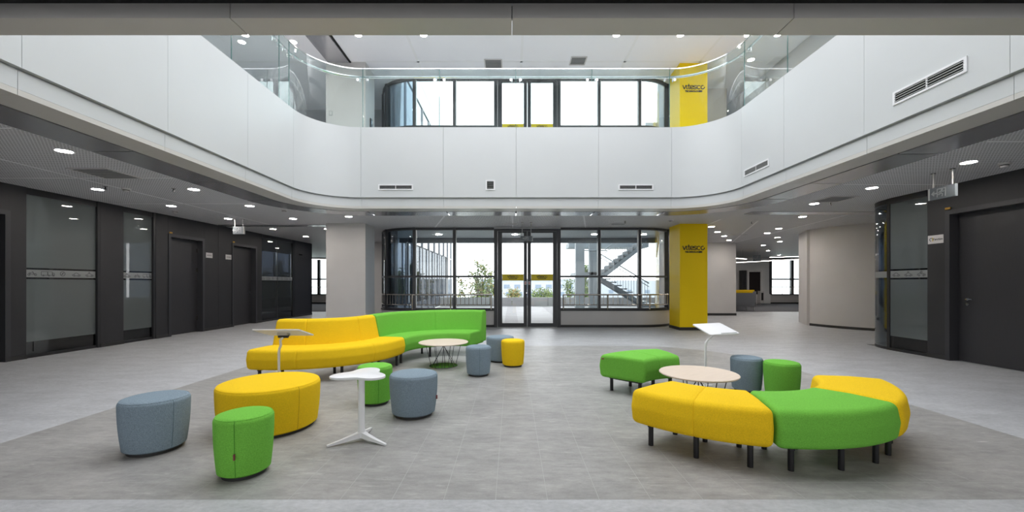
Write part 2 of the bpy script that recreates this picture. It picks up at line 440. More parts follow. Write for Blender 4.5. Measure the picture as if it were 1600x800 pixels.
# ================================================================== SETTING
# ---- floor with its dark tile field
FZ = [(-4.0,2.37),(4.12,2.37)] + arc(4.12-1.9, 8.22-1.9, 1.9, 0, 90, 14) + arc(-4.0+1.9, 8.22-1.9, 1.9, 90, 180, 14)
mb = MB(); poly_plane(mb, BLD, [FZ], 0.0)
for x, y in (): pass
floor = struct(mb.build('floor', 'vinyl_light', smooth=False), 'light grey vinyl floor with a darker tiled field in the middle')
mb = MB(); poly_plane(mb, FZ, [], .0002); mb.build('grout_bed', 'grout', floor, smooth=False)
def clip(poly, zone):
    out = poly
    for i in range(len(zone)):
        a = zone[i]; b = zone[(i+1)%len(zone)]; inp = out; out = []
        def side(p): return (b[0]-a[0])*(p[1]-a[1])-(b[1]-a[1])*(p[0]-a[0])
        for k in range(len(inp)):
            p, q = inp[k-1], inp[k]; sp, sq = side(p), side(q)
            if sq >= 0:
                if sp < 0: t = sp/(sp-sq); out.append((p[0]+(q[0]-p[0])*t, p[1]+(q[1]-p[1])*t))
                out.append(q)
            elif sp >= 0: t = sp/(sp-sq); out.append((p[0]+(q[0]-p[0])*t, p[1]+(q[1]-p[1])*t))
        if not out: return []
    return out
TS = .30; cells = []
full = None
for j in range(0, 21):
    for i in range(-14, 15):
        x0 = -.095+i*TS; y0 = 2.275+j*TS-.0
        g = .0016
        p = clip([(x0+g,y0+g),(x0+TS-g,y0+g),(x0+TS-g,y0+TS-g),(x0+g,y0+TS-g)], FZ)
        if len(p) < 3: continue
        cx, cy = x0+TS/2, y0+TS/2
        vis = abs(cx)/cy < 1.27
        cells.append((vis, cy, p, (x0,y0)))
cells.sort(key=lambda c_: (not c_[0], c_[1]))
def tile_mesh(p):
    return MB().prism(p, -.004, .0006).mesh('tile', smooth=False)
share = None; rest = MB()
for k, (vis, cy, p, o0) in enumerate(cells):
    q = [(x-o0[0]-.15, y-o0[1]-.15) for x,y in p]
    if k < 300 and vis:
        if len(p) == 4 and abs((p[2][0]-p[0][0])-(TS-.0032)) < 1e-6 and abs((p[2][1]-p[0][1])-(TS-.0032)) < 1e-6:
            if share is None: share = tile_mesh(q)
            me = share
        else: me = tile_mesh(q)
        link('tile', me, 'tile_dark', floor, (o0[0]+.15, o0[1]+.15, 0))
    else: rest.prism(p, -.004, .0006)
r_ = rest.build('tile_field', 'tile_dark', floor, smooth=False); r_['kind'] = 'stuff'
# carpets of the far rooms
struct(MB().box(8.9, 19.9, 18.2, 25.4, 0.0, .008).build('floor_carpet_right', 'carpet'), 'dark grey carpet of the far lounge on the right')
struct(MB().box(-15.9, -4.1, 18.2, 25.4, 0.0, .008).build('floor_carpet_left', 'carpet'), 'dark grey carpet of the far room on the left')

# ---- ground floor ceiling
HOLE = edge_path(.95, 12, YF)
def ring(off): return edge_path(off, 12, YF)[::-1]
mb = MB(); poly_plane(mb, BLD, [[(XL-.95,2.05)] + edge_path(.95, 12, 2.05)[1:-1] + [(XR+.95,2.05)]], ZC, up=False)
ceil = struct(mb.build('ceiling', 'ceiling_perf', smooth=False), 'light grey perforated ceiling of the ground floor')
# plain (unperforated) panels over the far half and ceiling bands
def cpanel(poly, m, name='ceiling_panel', dz=.012):
    return MB().prism(poly, ZC-dz, ZC+.02).build(name, m, ceil, smooth=False)
cpanel([(-8.0,11.15),(-5.1,11.15),(-5.1,11.45),(-8.0,11.45)], 'metal_panel')
cpanel([(5.35,9.1),(9.0,9.1),(9.0,9.45),(5.35,9.45)], 'metal_panel')
for x in (-6.6,): cpanel([(x,2.2),(x+.03,2.2),(x+.03,11.1),(x,11.1)], 'joint_white', 'ceiling_joint', .003)
for y in (4.2, 6.2, 8.2): cpanel([(-8.0,y),(-5.15,y),(-5.15,y+.03),(-8.0,y+.03)], 'joint_white', 'ceiling_joint', .003)
for y in (4.6, 6.6): cpanel([(5.35,y),(7.05,y),(7.05,y+.03),(5.35,y+.03)], 'joint_white', 'ceiling_joint', .003)
for x0, y0, x1, y1 in ((-1.6,9.7,-2.2,11.7),(.0,9.7,.02,11.7),(1.7,9.7,2.1,11.7),(6.3,10.5,9.2,17.5),(7.8,9.5,8.9,17.5),(5.2,10.2,5.4,11.7)):
    MB().bar((x0,y0,ZC), (x1,y1,ZC), .04, .006).build('ceiling_joint', 'joint_white', ceil, smooth=False)
# soffit band, slot and polished metal panels round the void
J = [0, .836, 2.31, 3.81, EP.L1+.05, EP.L1+EP.La, EP.L1+EP.La+1.75, EP.L1+EP.La+3.3, EP.L1+EP.La+5.05, EP.L1+EP.La+EP.Lb, EP.L1+2*EP.La+EP.Lb, EP.T-3.9, EP.T-2.41, EP.T-.93, EP.T]
for a, b in zip(J, J[1:]):
    sweep_block(a+.002, b-.002, .036, .40, ZC, ZC+.05).build('soffit_panel', 'white_soffit', ceil)
    sweep_block(a+.012, b-.012, .425, .94, ZC-.004, ZC+.04).build('metal_ceiling_panel', 'metal_panel', ceil)
sweep_block(0, EP.T, .38, .97, ZC+.05, ZC+.07).build('slot_shadow', 'black_gap', ceil)
# near edge of the void, above the camera
for a, b in ((-5.2,-1.70),(-1.70,.0),(.0,1.70),(1.70,5.4)):
    MB().box(a+.003, b-.003, YF-.17, YF, ZC, ZC+.09).build('soffit_panel', 'white_soffit', ceil)
MB().box(-5.2, 5.4, 2.0, YF-.17, ZC+.09, ZC+.12).build('slot_shadow', 'black_gap', ceil)

# ---- fascia of the gallery
fas = struct(empty('wall_gallery_fascia'), 'white panelled parapet band curving round the atrium void')
for a, b in zip(J, J[1:]):
    sweep_block(a+.002, b-.002, .035, .10, ZC+.051, 3.06).build('lower_band_panel', 'white_panel', fas)
    sweep_block(a+.002, b-.002, .0, .10, 3.08, 4.57).build('fascia_panel', 'white_panel', fas)
sweep_block(0, EP.T, .06, .16, ZC+.06, 4.56).build('fascia_core', 'white_panel', fas)
MB().box(XL-.2, XR+.2, YF-.16, YF-.02, ZC+.08, 4.57).build('fascia_panel', 'white_panel', fas)

# ---- upper floor slab, ceiling, roof well
hole2 = edge_path(.12, 12, YF-.12)
mb = MB(); poly_plane(mb, BLD, [hole2], Z2F); struct(mb.build('floor_upper', 'floor_pale', smooth=False), 'floor of the upper gallery')
mb = MB(); poly_plane(mb, BLD, [edge_path(.0, 12, YF)], Z2C, up=False)
c2 = struct(mb.build('ceiling_upper', 'ceiling_up', smooth=False), 'pale lilac grey ceiling of the upper gallery')
for x0, y0, x1, y1 in ((-2.5,8.9,-2.5,11.7),(.25,8.9,.25,11.7),(3.0,8.9,3.0,11.7),(-4.3,8.9,-4.3,12.5),(5.0,8.0,5.0,12.5),(-7.5,10.9,7.0,10.9),(-7.0,2,-7.0,10)):
    MB().bar((x0,y0,Z2C), (x1,y1,Z2C), .06, .006).build('ceiling_joint', 'joint_white', c2, smooth=False)
MB().prism([(-4.9,8.9),(-4.35,8.9),(-4.35,11.3),(-4.9,11.3)], Z2C-.02, Z2C+.02).build('metal_ceiling_panel', 'metal_panel', c2, smooth=False)
MB().prism([(-4.33,8.9),(-4.28,8.9),(-4.28,11.3),(-4.33,11.3)], Z2C-.03, Z2C+.02).build('slot_shadow', 'black_gap', c2, smooth=False)
well = struct(empty('wall_roof_well'), 'white upstand of the rooflight over the atrium')
sweep_block(0, EP.T, .0, .12, Z2C-.05, 8.45).build('upstand', 'white_panel', well)
MB().box(XL-.1, XR+.1, YF-.12, YF, Z2C-.05, 8.45).build('upstand', 'white_panel', well)
for k in range(1, 5):
    x = XL + (XR-XL)*k/5
    MB().box(x-.05, x+.05, YF, YB, 8.28, 8.43).build('rooflight_beam', 'white_panel', well)

# ---- side walls, ground floor
def wall(name, label, x0, x1, y0, y1, z0, z1, m):
    return struct(MB().box(x0, x1, y0, y1, z0, z1).build(name, m, smooth=False), label)
LT = .18
wl = struct(empty('wall_left'), 'charcoal wall of glazed rooms and doors on the left')
WG = [6.80,7.97, 8.50,9.21, 13.2,15.1]               # glazed openings (y)
WD = [(5.30,6.57),(9.60,10.72),(11.78,12.93)]        # doors (y)
def wseg(y0, y1, z0=0, z1=ZC): return MB().box(WLX-LT, WLX, y0, y1, z0, z1).build('wall_panel', 'dark_wall', wl, smooth=False)
for y0, y1 in ((-5,5.30),(6.57,6.80),(8.02,8.50),(9.27,9.60),(10.72,11.25),(11.25,11.78),(12.93,13.2),(15.18,16.5)): wseg(y0+.002, y1-.002)
for y0, y1 in WD: wseg(y0, y1, 2.42, ZC)
for y0, y1 in ((5.3,6.8),(8.02,8.5),(9.27,9.6),(10.72,11.78),(12.93,13.2),(15.18,16.5)):
    if (y0, y1) in ((5.3,6.8),): y0 = 6.57
    struct(MB().box(WLX, WLX+.012, y0, y1, 0, .07).build('baseboard_left', 'baseboard', smooth=False))
struct(MB().box(-16, WLX, 16.42, 16.5, 0, ZC).build('wall_left_return', 'dark_wall', smooth=False))
# meeting rooms behind the left glass
rm = struct(empty('wall_left_rooms'), 'dim meeting rooms behind the left glazing')
MB().box(-11.6, -11.5, 5, 16.4, 0, ZC).build('room_wall', 'room_wall', rm); MB().box(-11.5, WLX-LT, 6.6, 6.68, 0, ZC).build('room_wall', 'room_wall', rm)
MB().box(-11.5, WLX-LT, 9.4, 9.48, 0, ZC).build('room_wall', 'room_wall', rm); MB().box(-11.5, WLX-LT, 13.0, 13.08, 0, ZC).build('room_wall', 'room_wall', rm)
MB().box(-11.5, WLX-LT, 5, 16.4, .001, .006).build('room_carpet', 'room_floor', rm)

def icon_strokes(kind):
    C = lambda cx, cy, r, a0=0, a1=360, n=10: arc(cx, cy, r, a0, a1, n)
    if kind == 'car': return [[(-.9,.1),(-.85,.35),(-.5,.45),(-.25,.75),(.2,.75),(.5,.45),(.9,.3),(.95,.1),(.7,.08)], C(-.5,.1,.16), C(.5,.1,.16), [(-.3,.08),(.3,.08)]]
    if kind == 'taxi': return [[(-.9,.1),(-.85,.35),(-.5,.45),(-.25,.7),(.2,.7),(.5,.45),(.9,.3),(.95,.1),(.7,.08)], C(-.5,.1,.16), C(.5,.1,.16), [(-.3,.08),(.3,.08)], [(-.05,.72),(-.05,.95)], [(-.25,.98),(.15,.98)]]
    if kind == 'truck': return [[(-1.3,.1),(-1.3,.9),(-.1,.9),(-.1,.1),(-1.3,.1)], [(.0,.1),(.0,.9),(.85,.9),(.85,.1),(.0,.1)], [(.95,.1),(.95,.7),(1.2,.65),(1.3,.35),(1.3,.1),(.95,.1)], C(-.9,.05,.12), C(.2,.05,.12), C(1.1,.05,.14)]
    if kind == 'gauge': return [C(0,.5,.5,0,360,18), [(0,.5),(.2,.8)], C(0,.5,.1), [(-.3,.35),(-.12,.25)]]
    if kind == 'motorbike': return [C(-.6,.2,.22), C(.6,.2,.22), [(-.6,.2),(-.25,.55),(.25,.5),(.6,.2)], [(.25,.5),(.1,.8),(-.05,.85)], [(-.25,.55),(-.6,.6)], [(-.2,.2),(.2,.2),(.25,.5)]]
    return [[(-.9,.1),(-.85,.4),(-.5,.5),(-.3,.7),(-.1,.45),(.5,.45),(.9,.3),(.95,.1),(.7,.08)], C(-.5,.1,.16), C(.5,.1,.16), C(0,.82,.2)]
def glazed(name, label, p0, p1, nrm, kinds, zt=2.78, mullion_end=True, film='frost_glass', mid=None, curve=None):
    """glazing between plan points: clear foot, frosted film with a picture band at eye level, head and foot frame"""
    t = struct(empty(name), label)
    pts = curve or [p0, p1]
    nx, ny = nrm
    def seg(z0, z1, m, nm, th=.012, inset=0.0):
        mb = MB()
        for a, b in zip(pts, pts[1:]):
            mb.bar((a[0],a[1],(z0+z1)/2), (b[0],b[1],(z0+z1)/2), th, z1-z0)
        return mb.build(nm, m, t, smooth=False)
    seg(.05, .27, 'smoke_glass', 'pane'); seg(.27, 1.325, film, 'pane'); seg(1.355, 1.485, 'frost_band', 'picture_band')
    seg(1.515, zt-.04, film, 'pane'); seg(1.325, 1.355, 'smoke_glass', 'pane'); seg(1.485, 1.515, 'smoke_glass', 'pane')
    seg(0, .05, 'black_frame', 'foot_frame', .05); seg(zt-.04, ZC, 'black_frame', 'head_frame', .06)
    # pictograms
    L = math.dist(p0, p1); ux, uy = (p1[0]-p0[0])/L, (p1[1]-p0[1])/L
    for k, kd in enumerate(kinds):
        s = (k+.5)/len(kinds)*L; org = (p0[0]+ux*s+nx*.008, p0[1]+uy*s+ny*.008, 1.385)
        sc = .078
        ic = strokes_mesh([[(x*sc, y*sc) for x,y in pl] for pl in icon_strokes(kd)], .009, .001).build(kd+'_pictogram', 'icon_grey', t, smooth=False)
        # text-space x must run to the viewer's right
        rx = Vector((-ny, nx, 0)); ic.matrix_local = frame_matrix(org, rx, (0,0,1), (nx,ny,0))
    return t
gx = WLX-.05
g1 = glazed('window_1', 'frosted meeting-room glass with vehicle pictograms nearest on the left', (gx,6.80), (gx,7.97), (1,0), ['motorbike','truck','gauge','car','taxi'])
MB().box(gx-.004, gx+.004, 6.93, 6.945, .1, 2.6).build('glass_joint', 'black_frame', g1)
g2 = glazed('window_2', 'narrow frosted glass panel beside the first full charcoal door', (gx,8.50), (gx,9.21), (1,0), ['taxi','motorbike','truck'])
g3 = glazed('window_3', 'double frosted glass panel far down the left wall', (gx,13.2), (gx,15.1), (1,0), ['car','truck','gauge','motorbike','taxi','truck','car'], film='film_light')
MB().box(gx-.01, gx+.01, 14.13, 14.15, .05, 2.75).build('glass_joint', 'black_frame', g3)
for g, y in ((g1,7.97),(g2,9.21),(g3,15.1)): MB().box(WLX-.13, WLX-.002, y, y+.055, 0, ZC).build('jamb', 'black_frame', g)
for g, y in ((g1,6.80),(g2,8.50),(g3,13.2)): MB().box(WLX-.13, WLX-.04, y-.0, y+.02, 0, ZC).build('jamb', 'black_frame', g)

def side_door(name, label, xw, s, y0, y1, hinge_far, recess=.13, top=2.42, handle_y=None):
    """door in a side wall; s=+1 for a wall whose room side faces +x"""
    t = struct(empty(name), label, 'door')
    fw = .07
    X = lambda d: xw + s*d
    def bx(d0, d1, a, b, z0, z1, nm, m, par=t):
        xa, xb = sorted((X(d0), X(d1))); return MB().box(xa, xb, a, b, z0, z1).build(nm, m, par, smooth=False)
    bx(-.17, .02, y0, y0+fw, 0, top, 'frame', 'dark_frame'); bx(-.17, .02, y1-fw, y1, 0, top, 'frame', 'dark_frame')
    bx(-.17, .02, y0+fw, y1-fw, top-fw, top, 'frame', 'dark_frame')
    leaf = bx(-recess-.045, -recess, y0+fw+.004, y1-fw-.004, .008, top-fw-.004, 'leaf', 'dark_door')
    if handle_y is not None:
        dr = 1 if handle_y < (y0+y1)/2 else -1
        mb = MB().tube([(X(-recess),handle_y,1.0),(X(-recess+.055),handle_y,1.0),(X(-recess+.06),handle_y+dr*.02,1.0),(X(-recess+.06),handle_y+dr*.12,1.0)], .010, 8)
        hd = mb.build('handle', 'chrome', leaf)
        o = MB().lathe([(.026,0),(.026,.008),(0,.008)], 16).build('rose', 'chrome', leaf); o.matrix_local = frame_matrix((X(-recess),handle_y,1.0), (0,s,0), (0,0,1), (s,0,0))
        o = MB().lathe([(.024,0),(.024,.008),(0,.008)], 16).build('lock_rose', 'chrome', leaf); o.matrix_local = frame_matrix((X(-recess),handle_y,.92), (0,s,0), (0,0,1), (s,0,0))
    if hinge_far:
        for z in (.3, 1.55, 2.05): MB().box(min(X(-recess),X(-recess+.02)), max(X(-recess),X(-recess+.02)), y1-fw-.03, y1-fw-.002, z, z+.10).build('hinge', 'steel', leaf)
    bx(.0205, .03, y0+.01 if s > 0 else y1-.09, y0+.09 if s > 0 else y1-.01, top+.012, top+.045, 'door_label', 'orange_label')
    return t
side_door('door_1', 'charcoal door cut by the left edge of the picture', WLX, 1, 5.30, 6.57, False)
side_door('door_2', 'charcoal door with bright hinges between glass and white plates', WLX, 1, 9.60, 10.72, True)
side_door('door_3', 'charcoal door with lever handle further down the left wall', WLX, 1, 11.78, 12.93, False, handle_y=12.78)

# right wall
wr = struct(empty('wall_right'), 'charcoal wall with door on the right')
def rseg(y0, y1, z0=0, z1=ZC): return MB().box(WRX, WRX+LT, y0, y1, z0, z1).build('wall_panel', 'dark_wall', wr, smooth=False)
rseg(-5, 5.30); rseg(6.70, 7.0); rseg(5.30, 6.70, 2.44)
struct(MB().box(WRX-.012, WRX, 6.70, 7.0, 0, .07).build('baseboard_right', 'baseboard', smooth=False))
side_door('door_4', 'large charcoal door with chrome lever on the right wall', WRX, -1, 5.30, 6.70, False, top=2.44, handle_y=6.50)
g4 = glazed('window_4', 'flat frosted glass with car pictograms beside the right door', (WRX+.02,7.70), (WRX+.02,7.0), (-1,0), ['car','taxi','other'])
cv = arc(7.92, 7.74, .80, 180, 90, 12)
g5 = struct(empty('window_5'), 'curved clear glass corner at the end of the right wall')
def curved_pane(z0, z1, m, nm, th=.012):
    mb = MB()
    A = arc(7.92, 7.74, .80, 180, 90, 14); B = arc(7.92, 7.74, .80-th, 180, 90, 14); n = len(A); vs = [(x,y,z0) for x,y in A]+[(x,y,z0) for x,y in B]+[(x,y,z1) for x,y in B]+[(x,y,z1) for x,y in A]
    fs = []
    for i in range(n-1):
        for k in range(4): a, b = k*n, ((k+1)%4)*n; fs.append((a+i, a+i+1, b+i+1, b+i))
    fs += [(0,n,2*n,3*n),(n-1,4*n-1,3*n-1,2*n-1)]
    mb.add(vs, fs); return mb.build(nm, m, g5)
curved_pane(.05, 1.33, 'blue_glass', 'pane'); curved_pane(1.36, 1.48, 'frost_band', 'picture_band'); curved_pane(1.51, 2.76, 'blue_glass', 'pane')
curved_pane(1.33, 1.36, 'smoke_glass', 'pane'); curved_pane(1.48, 1.51, 'smoke_glass', 'pane')
curved_pane(0, .05, 'black_frame', 'foot_frame', .05); curved_pane(2.76, ZC, 'black_frame', 'head_frame', .05)
MB().box(WRX, WRX+.07, 7.70, 7.76, 0, ZC).build('mullion', 'black_frame', g5)
rr = struct(empty('wall_right_room'), 'pale walls of the glazed room on the right')
MB().box(11.0, 11.1, 5, 8.5, 0, ZC).build('room_wall', 'room_wall', rr); MB().box(WRX+LT, 11, 6.55, 6.62, 0, ZC).build('room_wall', 'room_wall', rr)
MB().box(WRX+LT, 11, 6.62, 8.4, .001, .006).build('room_carpet', 'room_floor', rr)
struct(MB().box(7.92, 20, 8.50, 8.56, 0, ZC).build('wall_right_return', 'room_wall', smooth=False))

# curved white wall, white block, columns
def arc_wall(name, cx, cy, r, a0, a1, th, z0, z1, m):
    A = arc(cx, cy, r, a0, a1, 24); B = arc(cx, cy, r-th, a0, a1, 24); n = len(A)
    vs = [(x,y,z0) for x,y in A]+[(x,y,z0) for x,y in B]+[(x,y,z1) for x,y in B]+[(x,y,z1) for x,y in A]; fs = []
    for i in range(n-1):
        for k in range(4): a, b = k*n, ((k+1)%4)*n; fs.append((a+i, a+i+1, b+i+1, b+i))
    fs += [(0,n,2*n,3*n),(n-1,4*n-1,3*n-1,2*n-1)]
    return MB().add(vs, fs).build(name, m)
struct(arc_wall('wall_curved_right', 11.3, 12.5, 2.45, 187, 285, .15, 0, ZC, 'white_wall'), 'curved white wall right of the lounge opening')
struct(arc_wall('baseboard_curved', 11.3, 12.5, 2.46, 187, 285, .02, 0, .07, 'baseboard'))
jw = struct(MB().bar((8.87,12.22,ZC/2), (9.45,13.4,ZC/2), .12, ZC).build('wall_curved_return', 'white_wall', smooth=False))
MB().box(8.905, 8.925, 12.2, 12.23, 1.3, 1.38).build('switch_plate', 'grey_plastic', jw)
struct(MB().box(6.6, 8.75, 16.0, 16.5, 0, ZC).build('wall_block_right', 'white_wall', smooth=False), 'white wall block behind the yellow column')
struct(MB().box(6.6, 8.76, 15.985, 16.0, 0, .09).build('baseboard_block', 'baseboard', smooth=False))
struct(MB().box(-3.92-1.03, -3.90, 10.90, 11.62, 0, ZC).build('column_left', 'white_wall', smooth=False), 'white square column behind the yellow sofa')
struct(MB().box(-3.92-1.03, -3.90, 10.90, 11.62, Z2F, Z2C).build('column_upper_left', 'white_wall', smooth=False), 'white square column on the upper gallery')
for nm, z0, z1, lb in (('column_right', 0, ZC, 'yellow column with dark lettering on the ground floor'), ('column_upper_right', Z2F, Z2C, 'yellow column with dark lettering on the upper gallery')):
    t = struct(empty(nm, (0,0,z0)), lb, 'column')
    MB().box(4.49, 5.23, 10.96, 11.68, 0, z1-z0).build('shaft', 'yellow_paint', t, smooth=False)
    MB().box(4.475, 5.24, 10.945, 11.69, 0, .08).build('skirting', 'baseboard', t, smooth=False)
    brand(t, (4.86, 10.957, 2.20), (1,0,0), (0,0,1), (0,-1,0), .58)
# infill behind the left column, far wall planes
struct(MB().box(-6.2, -4.0, 15.9, 16.0, 0, ZC).build('wall_beige', 'white_wall', smooth=False), 'pale wall behind the left column')
# upper gallery walls
struct(MB().box(WLX-.1, WLX, -5, 14, Z2F, Z2C).build('wall_upper_left', 'grey_wall_up', smooth=False), 'grey wall of the upper gallery, left')
struct(MB().box(WLX, -4.0, 13.9, 14.0, Z2F, Z2C).build('wall_upper_back_left', 'grey_wall_up', smooth=False))
struct(MB().box(WRX, WRX+.1, -5, 16, Z2F, Z2C).build('wall_upper_right', 'grey_wall_up', smooth=False), 'grey wall of the upper gallery, right')
struct(MB().box(4.9, WRX, 15.0, 15.1, Z2F, Z2C).build('wall_upper_back_right', 'grey_wall_up', smooth=False))
struct(MB().box(5.9, 6.5, 12.4, 12.5, Z2F, Z2C).build('wall_upper_pier', 'white_wall', smooth=False))
# behind the camera: unseen window wall added as daylight fill; outer ends
for nm, z0, zt in (('added_fill_window', 0, ZC),):
    t = struct(empty(nm), 'long unseen window wall added behind the camera for fill daylight', 'window')
    for k in range(10):
        x = WLX+k*(WRX-WLX)/10; x2 = WLX+(k+1)*(WRX-WLX)/10
        MB().box(x-.04, x+.04, -5.07, -4.93, z0, zt).build('mullion', 'window_frame', t, smooth=False)
        MB().box(x+.04, x2-.04, -5.006, -4.994, z0+.1, zt-.08).build('pane', 'tint_glass' if z0 == 0 else 'door_glass', t, smooth=False)
    MB().box(WLX, WRX, -5.05, -4.95, zt-.08, zt).build('transom', 'window_frame', t, smooth=False); MB().box(WLX, WRX, -5.05, -4.95, z0, z0+.1).build('transom', 'window_frame', t, smooth=False)
    portal(((WLX+WRX)/2, -5.15, (z0+zt)/2), (PI/2, 0, 0), WRX-WLX, zt-z0)
struct(MB().box(WLX, WRX, -5.1, -5, ZC, Z2C).build('wall_back', 'white_wall', smooth=False), 'white upper wall behind the camera')
struct(MB().box(-30, 30, -40, -5.2, -.3, -.25).build('floor_forecourt', 'concrete_out', smooth=False), 'paved forecourt behind the camera')
for nm, x in (('wall_outer_left', -16.05), ('wall_outer_right', 20.0)): struct(MB().box(x, x+.05, -5, 25.5, 0, Z2C).build(nm, 'white_wall', smooth=False))

# ================================================================== MAIN WINDOW WALLS
DX0, DX1 = -.515, 1.39
def mullion(par, x, y, z0, z1, w=.07, d=.12, nm='mullion', rz=0):
    o = MB().box(-w/2, w/2, -d/2, d/2, z0, z1).build(nm, 'window_frame', par, smooth=False); o.location = (x, y, 0); o.rotation_euler = (0,0,rz); return o
def arc_solid(cx, cy, r0, r1, a0, a1, z0, z1, n=14):
    A = arc(cx, cy, r0, a0, a1, n); B = arc(cx, cy, r1, a0, a1, n); m_ = n+1
    vs = [(x,y,z0) for x,y in A]+[(x,y,z0) for x,y in B]+[(x,y,z1) for x,y in B]+[(x,y,z1) for x,y in A]; fs = []
    for i in range(n):
        for k in range(4): a, b = k*m_, ((k+1)%4)*m_; fs.append((a+i, a+i+1, b+i+1, b+i))
    fs += [(0,m_,2*m_,3*m_),(m_-1,4*m_-1,3*m_-1,2*m_-1)]
    return MB().add(vs, fs)
def window_side(name, label, z0, left, sill=True):
    t = struct(empty(name, (0,0,z0)), label, 'window')
    H = ZC; SZ = .47
    if left:
        C_, a0, a1 = FL, 270, 180; xs = [-2.80, -1.654, DX0]; x_a, x_b = -2.80, DX0
    else:
        C_, a0, a1 = FR, 270, 360; xs = [DX1, 2.49, 3.65]; x_a, x_b = DX1, 3.70
    # low wall and black sill
    MB().box(x_a, x_b, YW-.06, YW+.12, 0, SZ).build('low_wall', 'white_wall', t, smooth=False)
    arc_solid(*C_, FRAD+.06, FRAD-.12, a0, a1, 0, SZ).build('low_wall', 'white_wall', t)
    MB().box(x_a, x_b, YW-.085, YW+.12, SZ, SZ+.03).build('sill', 'black_frame', t, smooth=False)
    arc_solid(*C_, FRAD+.085, FRAD-.12, a0, a1, SZ, SZ+.03).build('sill', 'black_frame', t)
    MB().box(x_a, x_b, YW-.075, YW-.06, 0, .07).build('skirting', 'baseboard', t, smooth=False)
    arc_solid(*C_, FRAD+.075, FRAD+.06, a0, a1, 0, .07).build('skirting', 'baseboard', t)
    zb = SZ+.03
    # transoms
    for z, h in ((1.45,.055), (zb+.025,.05), (H-.035,.07)):
        MB().box(x_a, x_b, YW-.04, YW+.06, z-h/2, z+h/2).build('transom', 'window_frame', t, smooth=False)
        arc_solid(*C_, FRAD+.04, FRAD-.06, a0, a1, z-h/2, z+h/2).build('transom', 'window_frame', t)
    for x in xs:
        if x in (DX0, DX1): continue
        mullion(t, x, YW, zb, H, .075, .14)
        MB().box(x+.045, x+.060, YW-.03, YW+.03, zb, H).build('glazing_bead', 'white_powder', t, smooth=False)
    ea = (188, 222) if left else (352, 318)
    for a in ea:
        x = C_[0]+FRAD*math.cos(math.radians(a)); y = C_[1]+FRAD*math.sin(math.radians(a)); mullion(t, x, y, zb, H, .08, .14, rz=math.radians(a+90))
    # panes
    edges = sorted(set([x_a, x_b]+xs))
    for a, b in zip(edges, edges[1:]):
        if b-a < .2: continue
        for p, q in ((zb+.05, 1.42), (1.48, H-.07)):
            MB().box(a+.03, b-.03, YW-.006, YW+.006, p, q).build('pane', 'clear_glass', t, smooth=False)
    for p, q in ((zb+.05, 1.42), (1.48, H-.07)):
        arc_solid(*C_, FRAD+.006, FRAD-.006, a0, a1, p, q).build('pane', 'blue_glass' if left else 'clear_glass', t)
    return t
window_side('window_6', 'ground floor window left of the glass doors, curving away at its end', 0, True)
window_side('window_7', 'ground floor window right of the glass doors, staircase outside', 0, False)
window_side('window_8', 'upper gallery window left of the upper glass doors', Z2F, True)
window_side('window_9', 'upper gallery window right of the upper glass doors', Z2F, False)

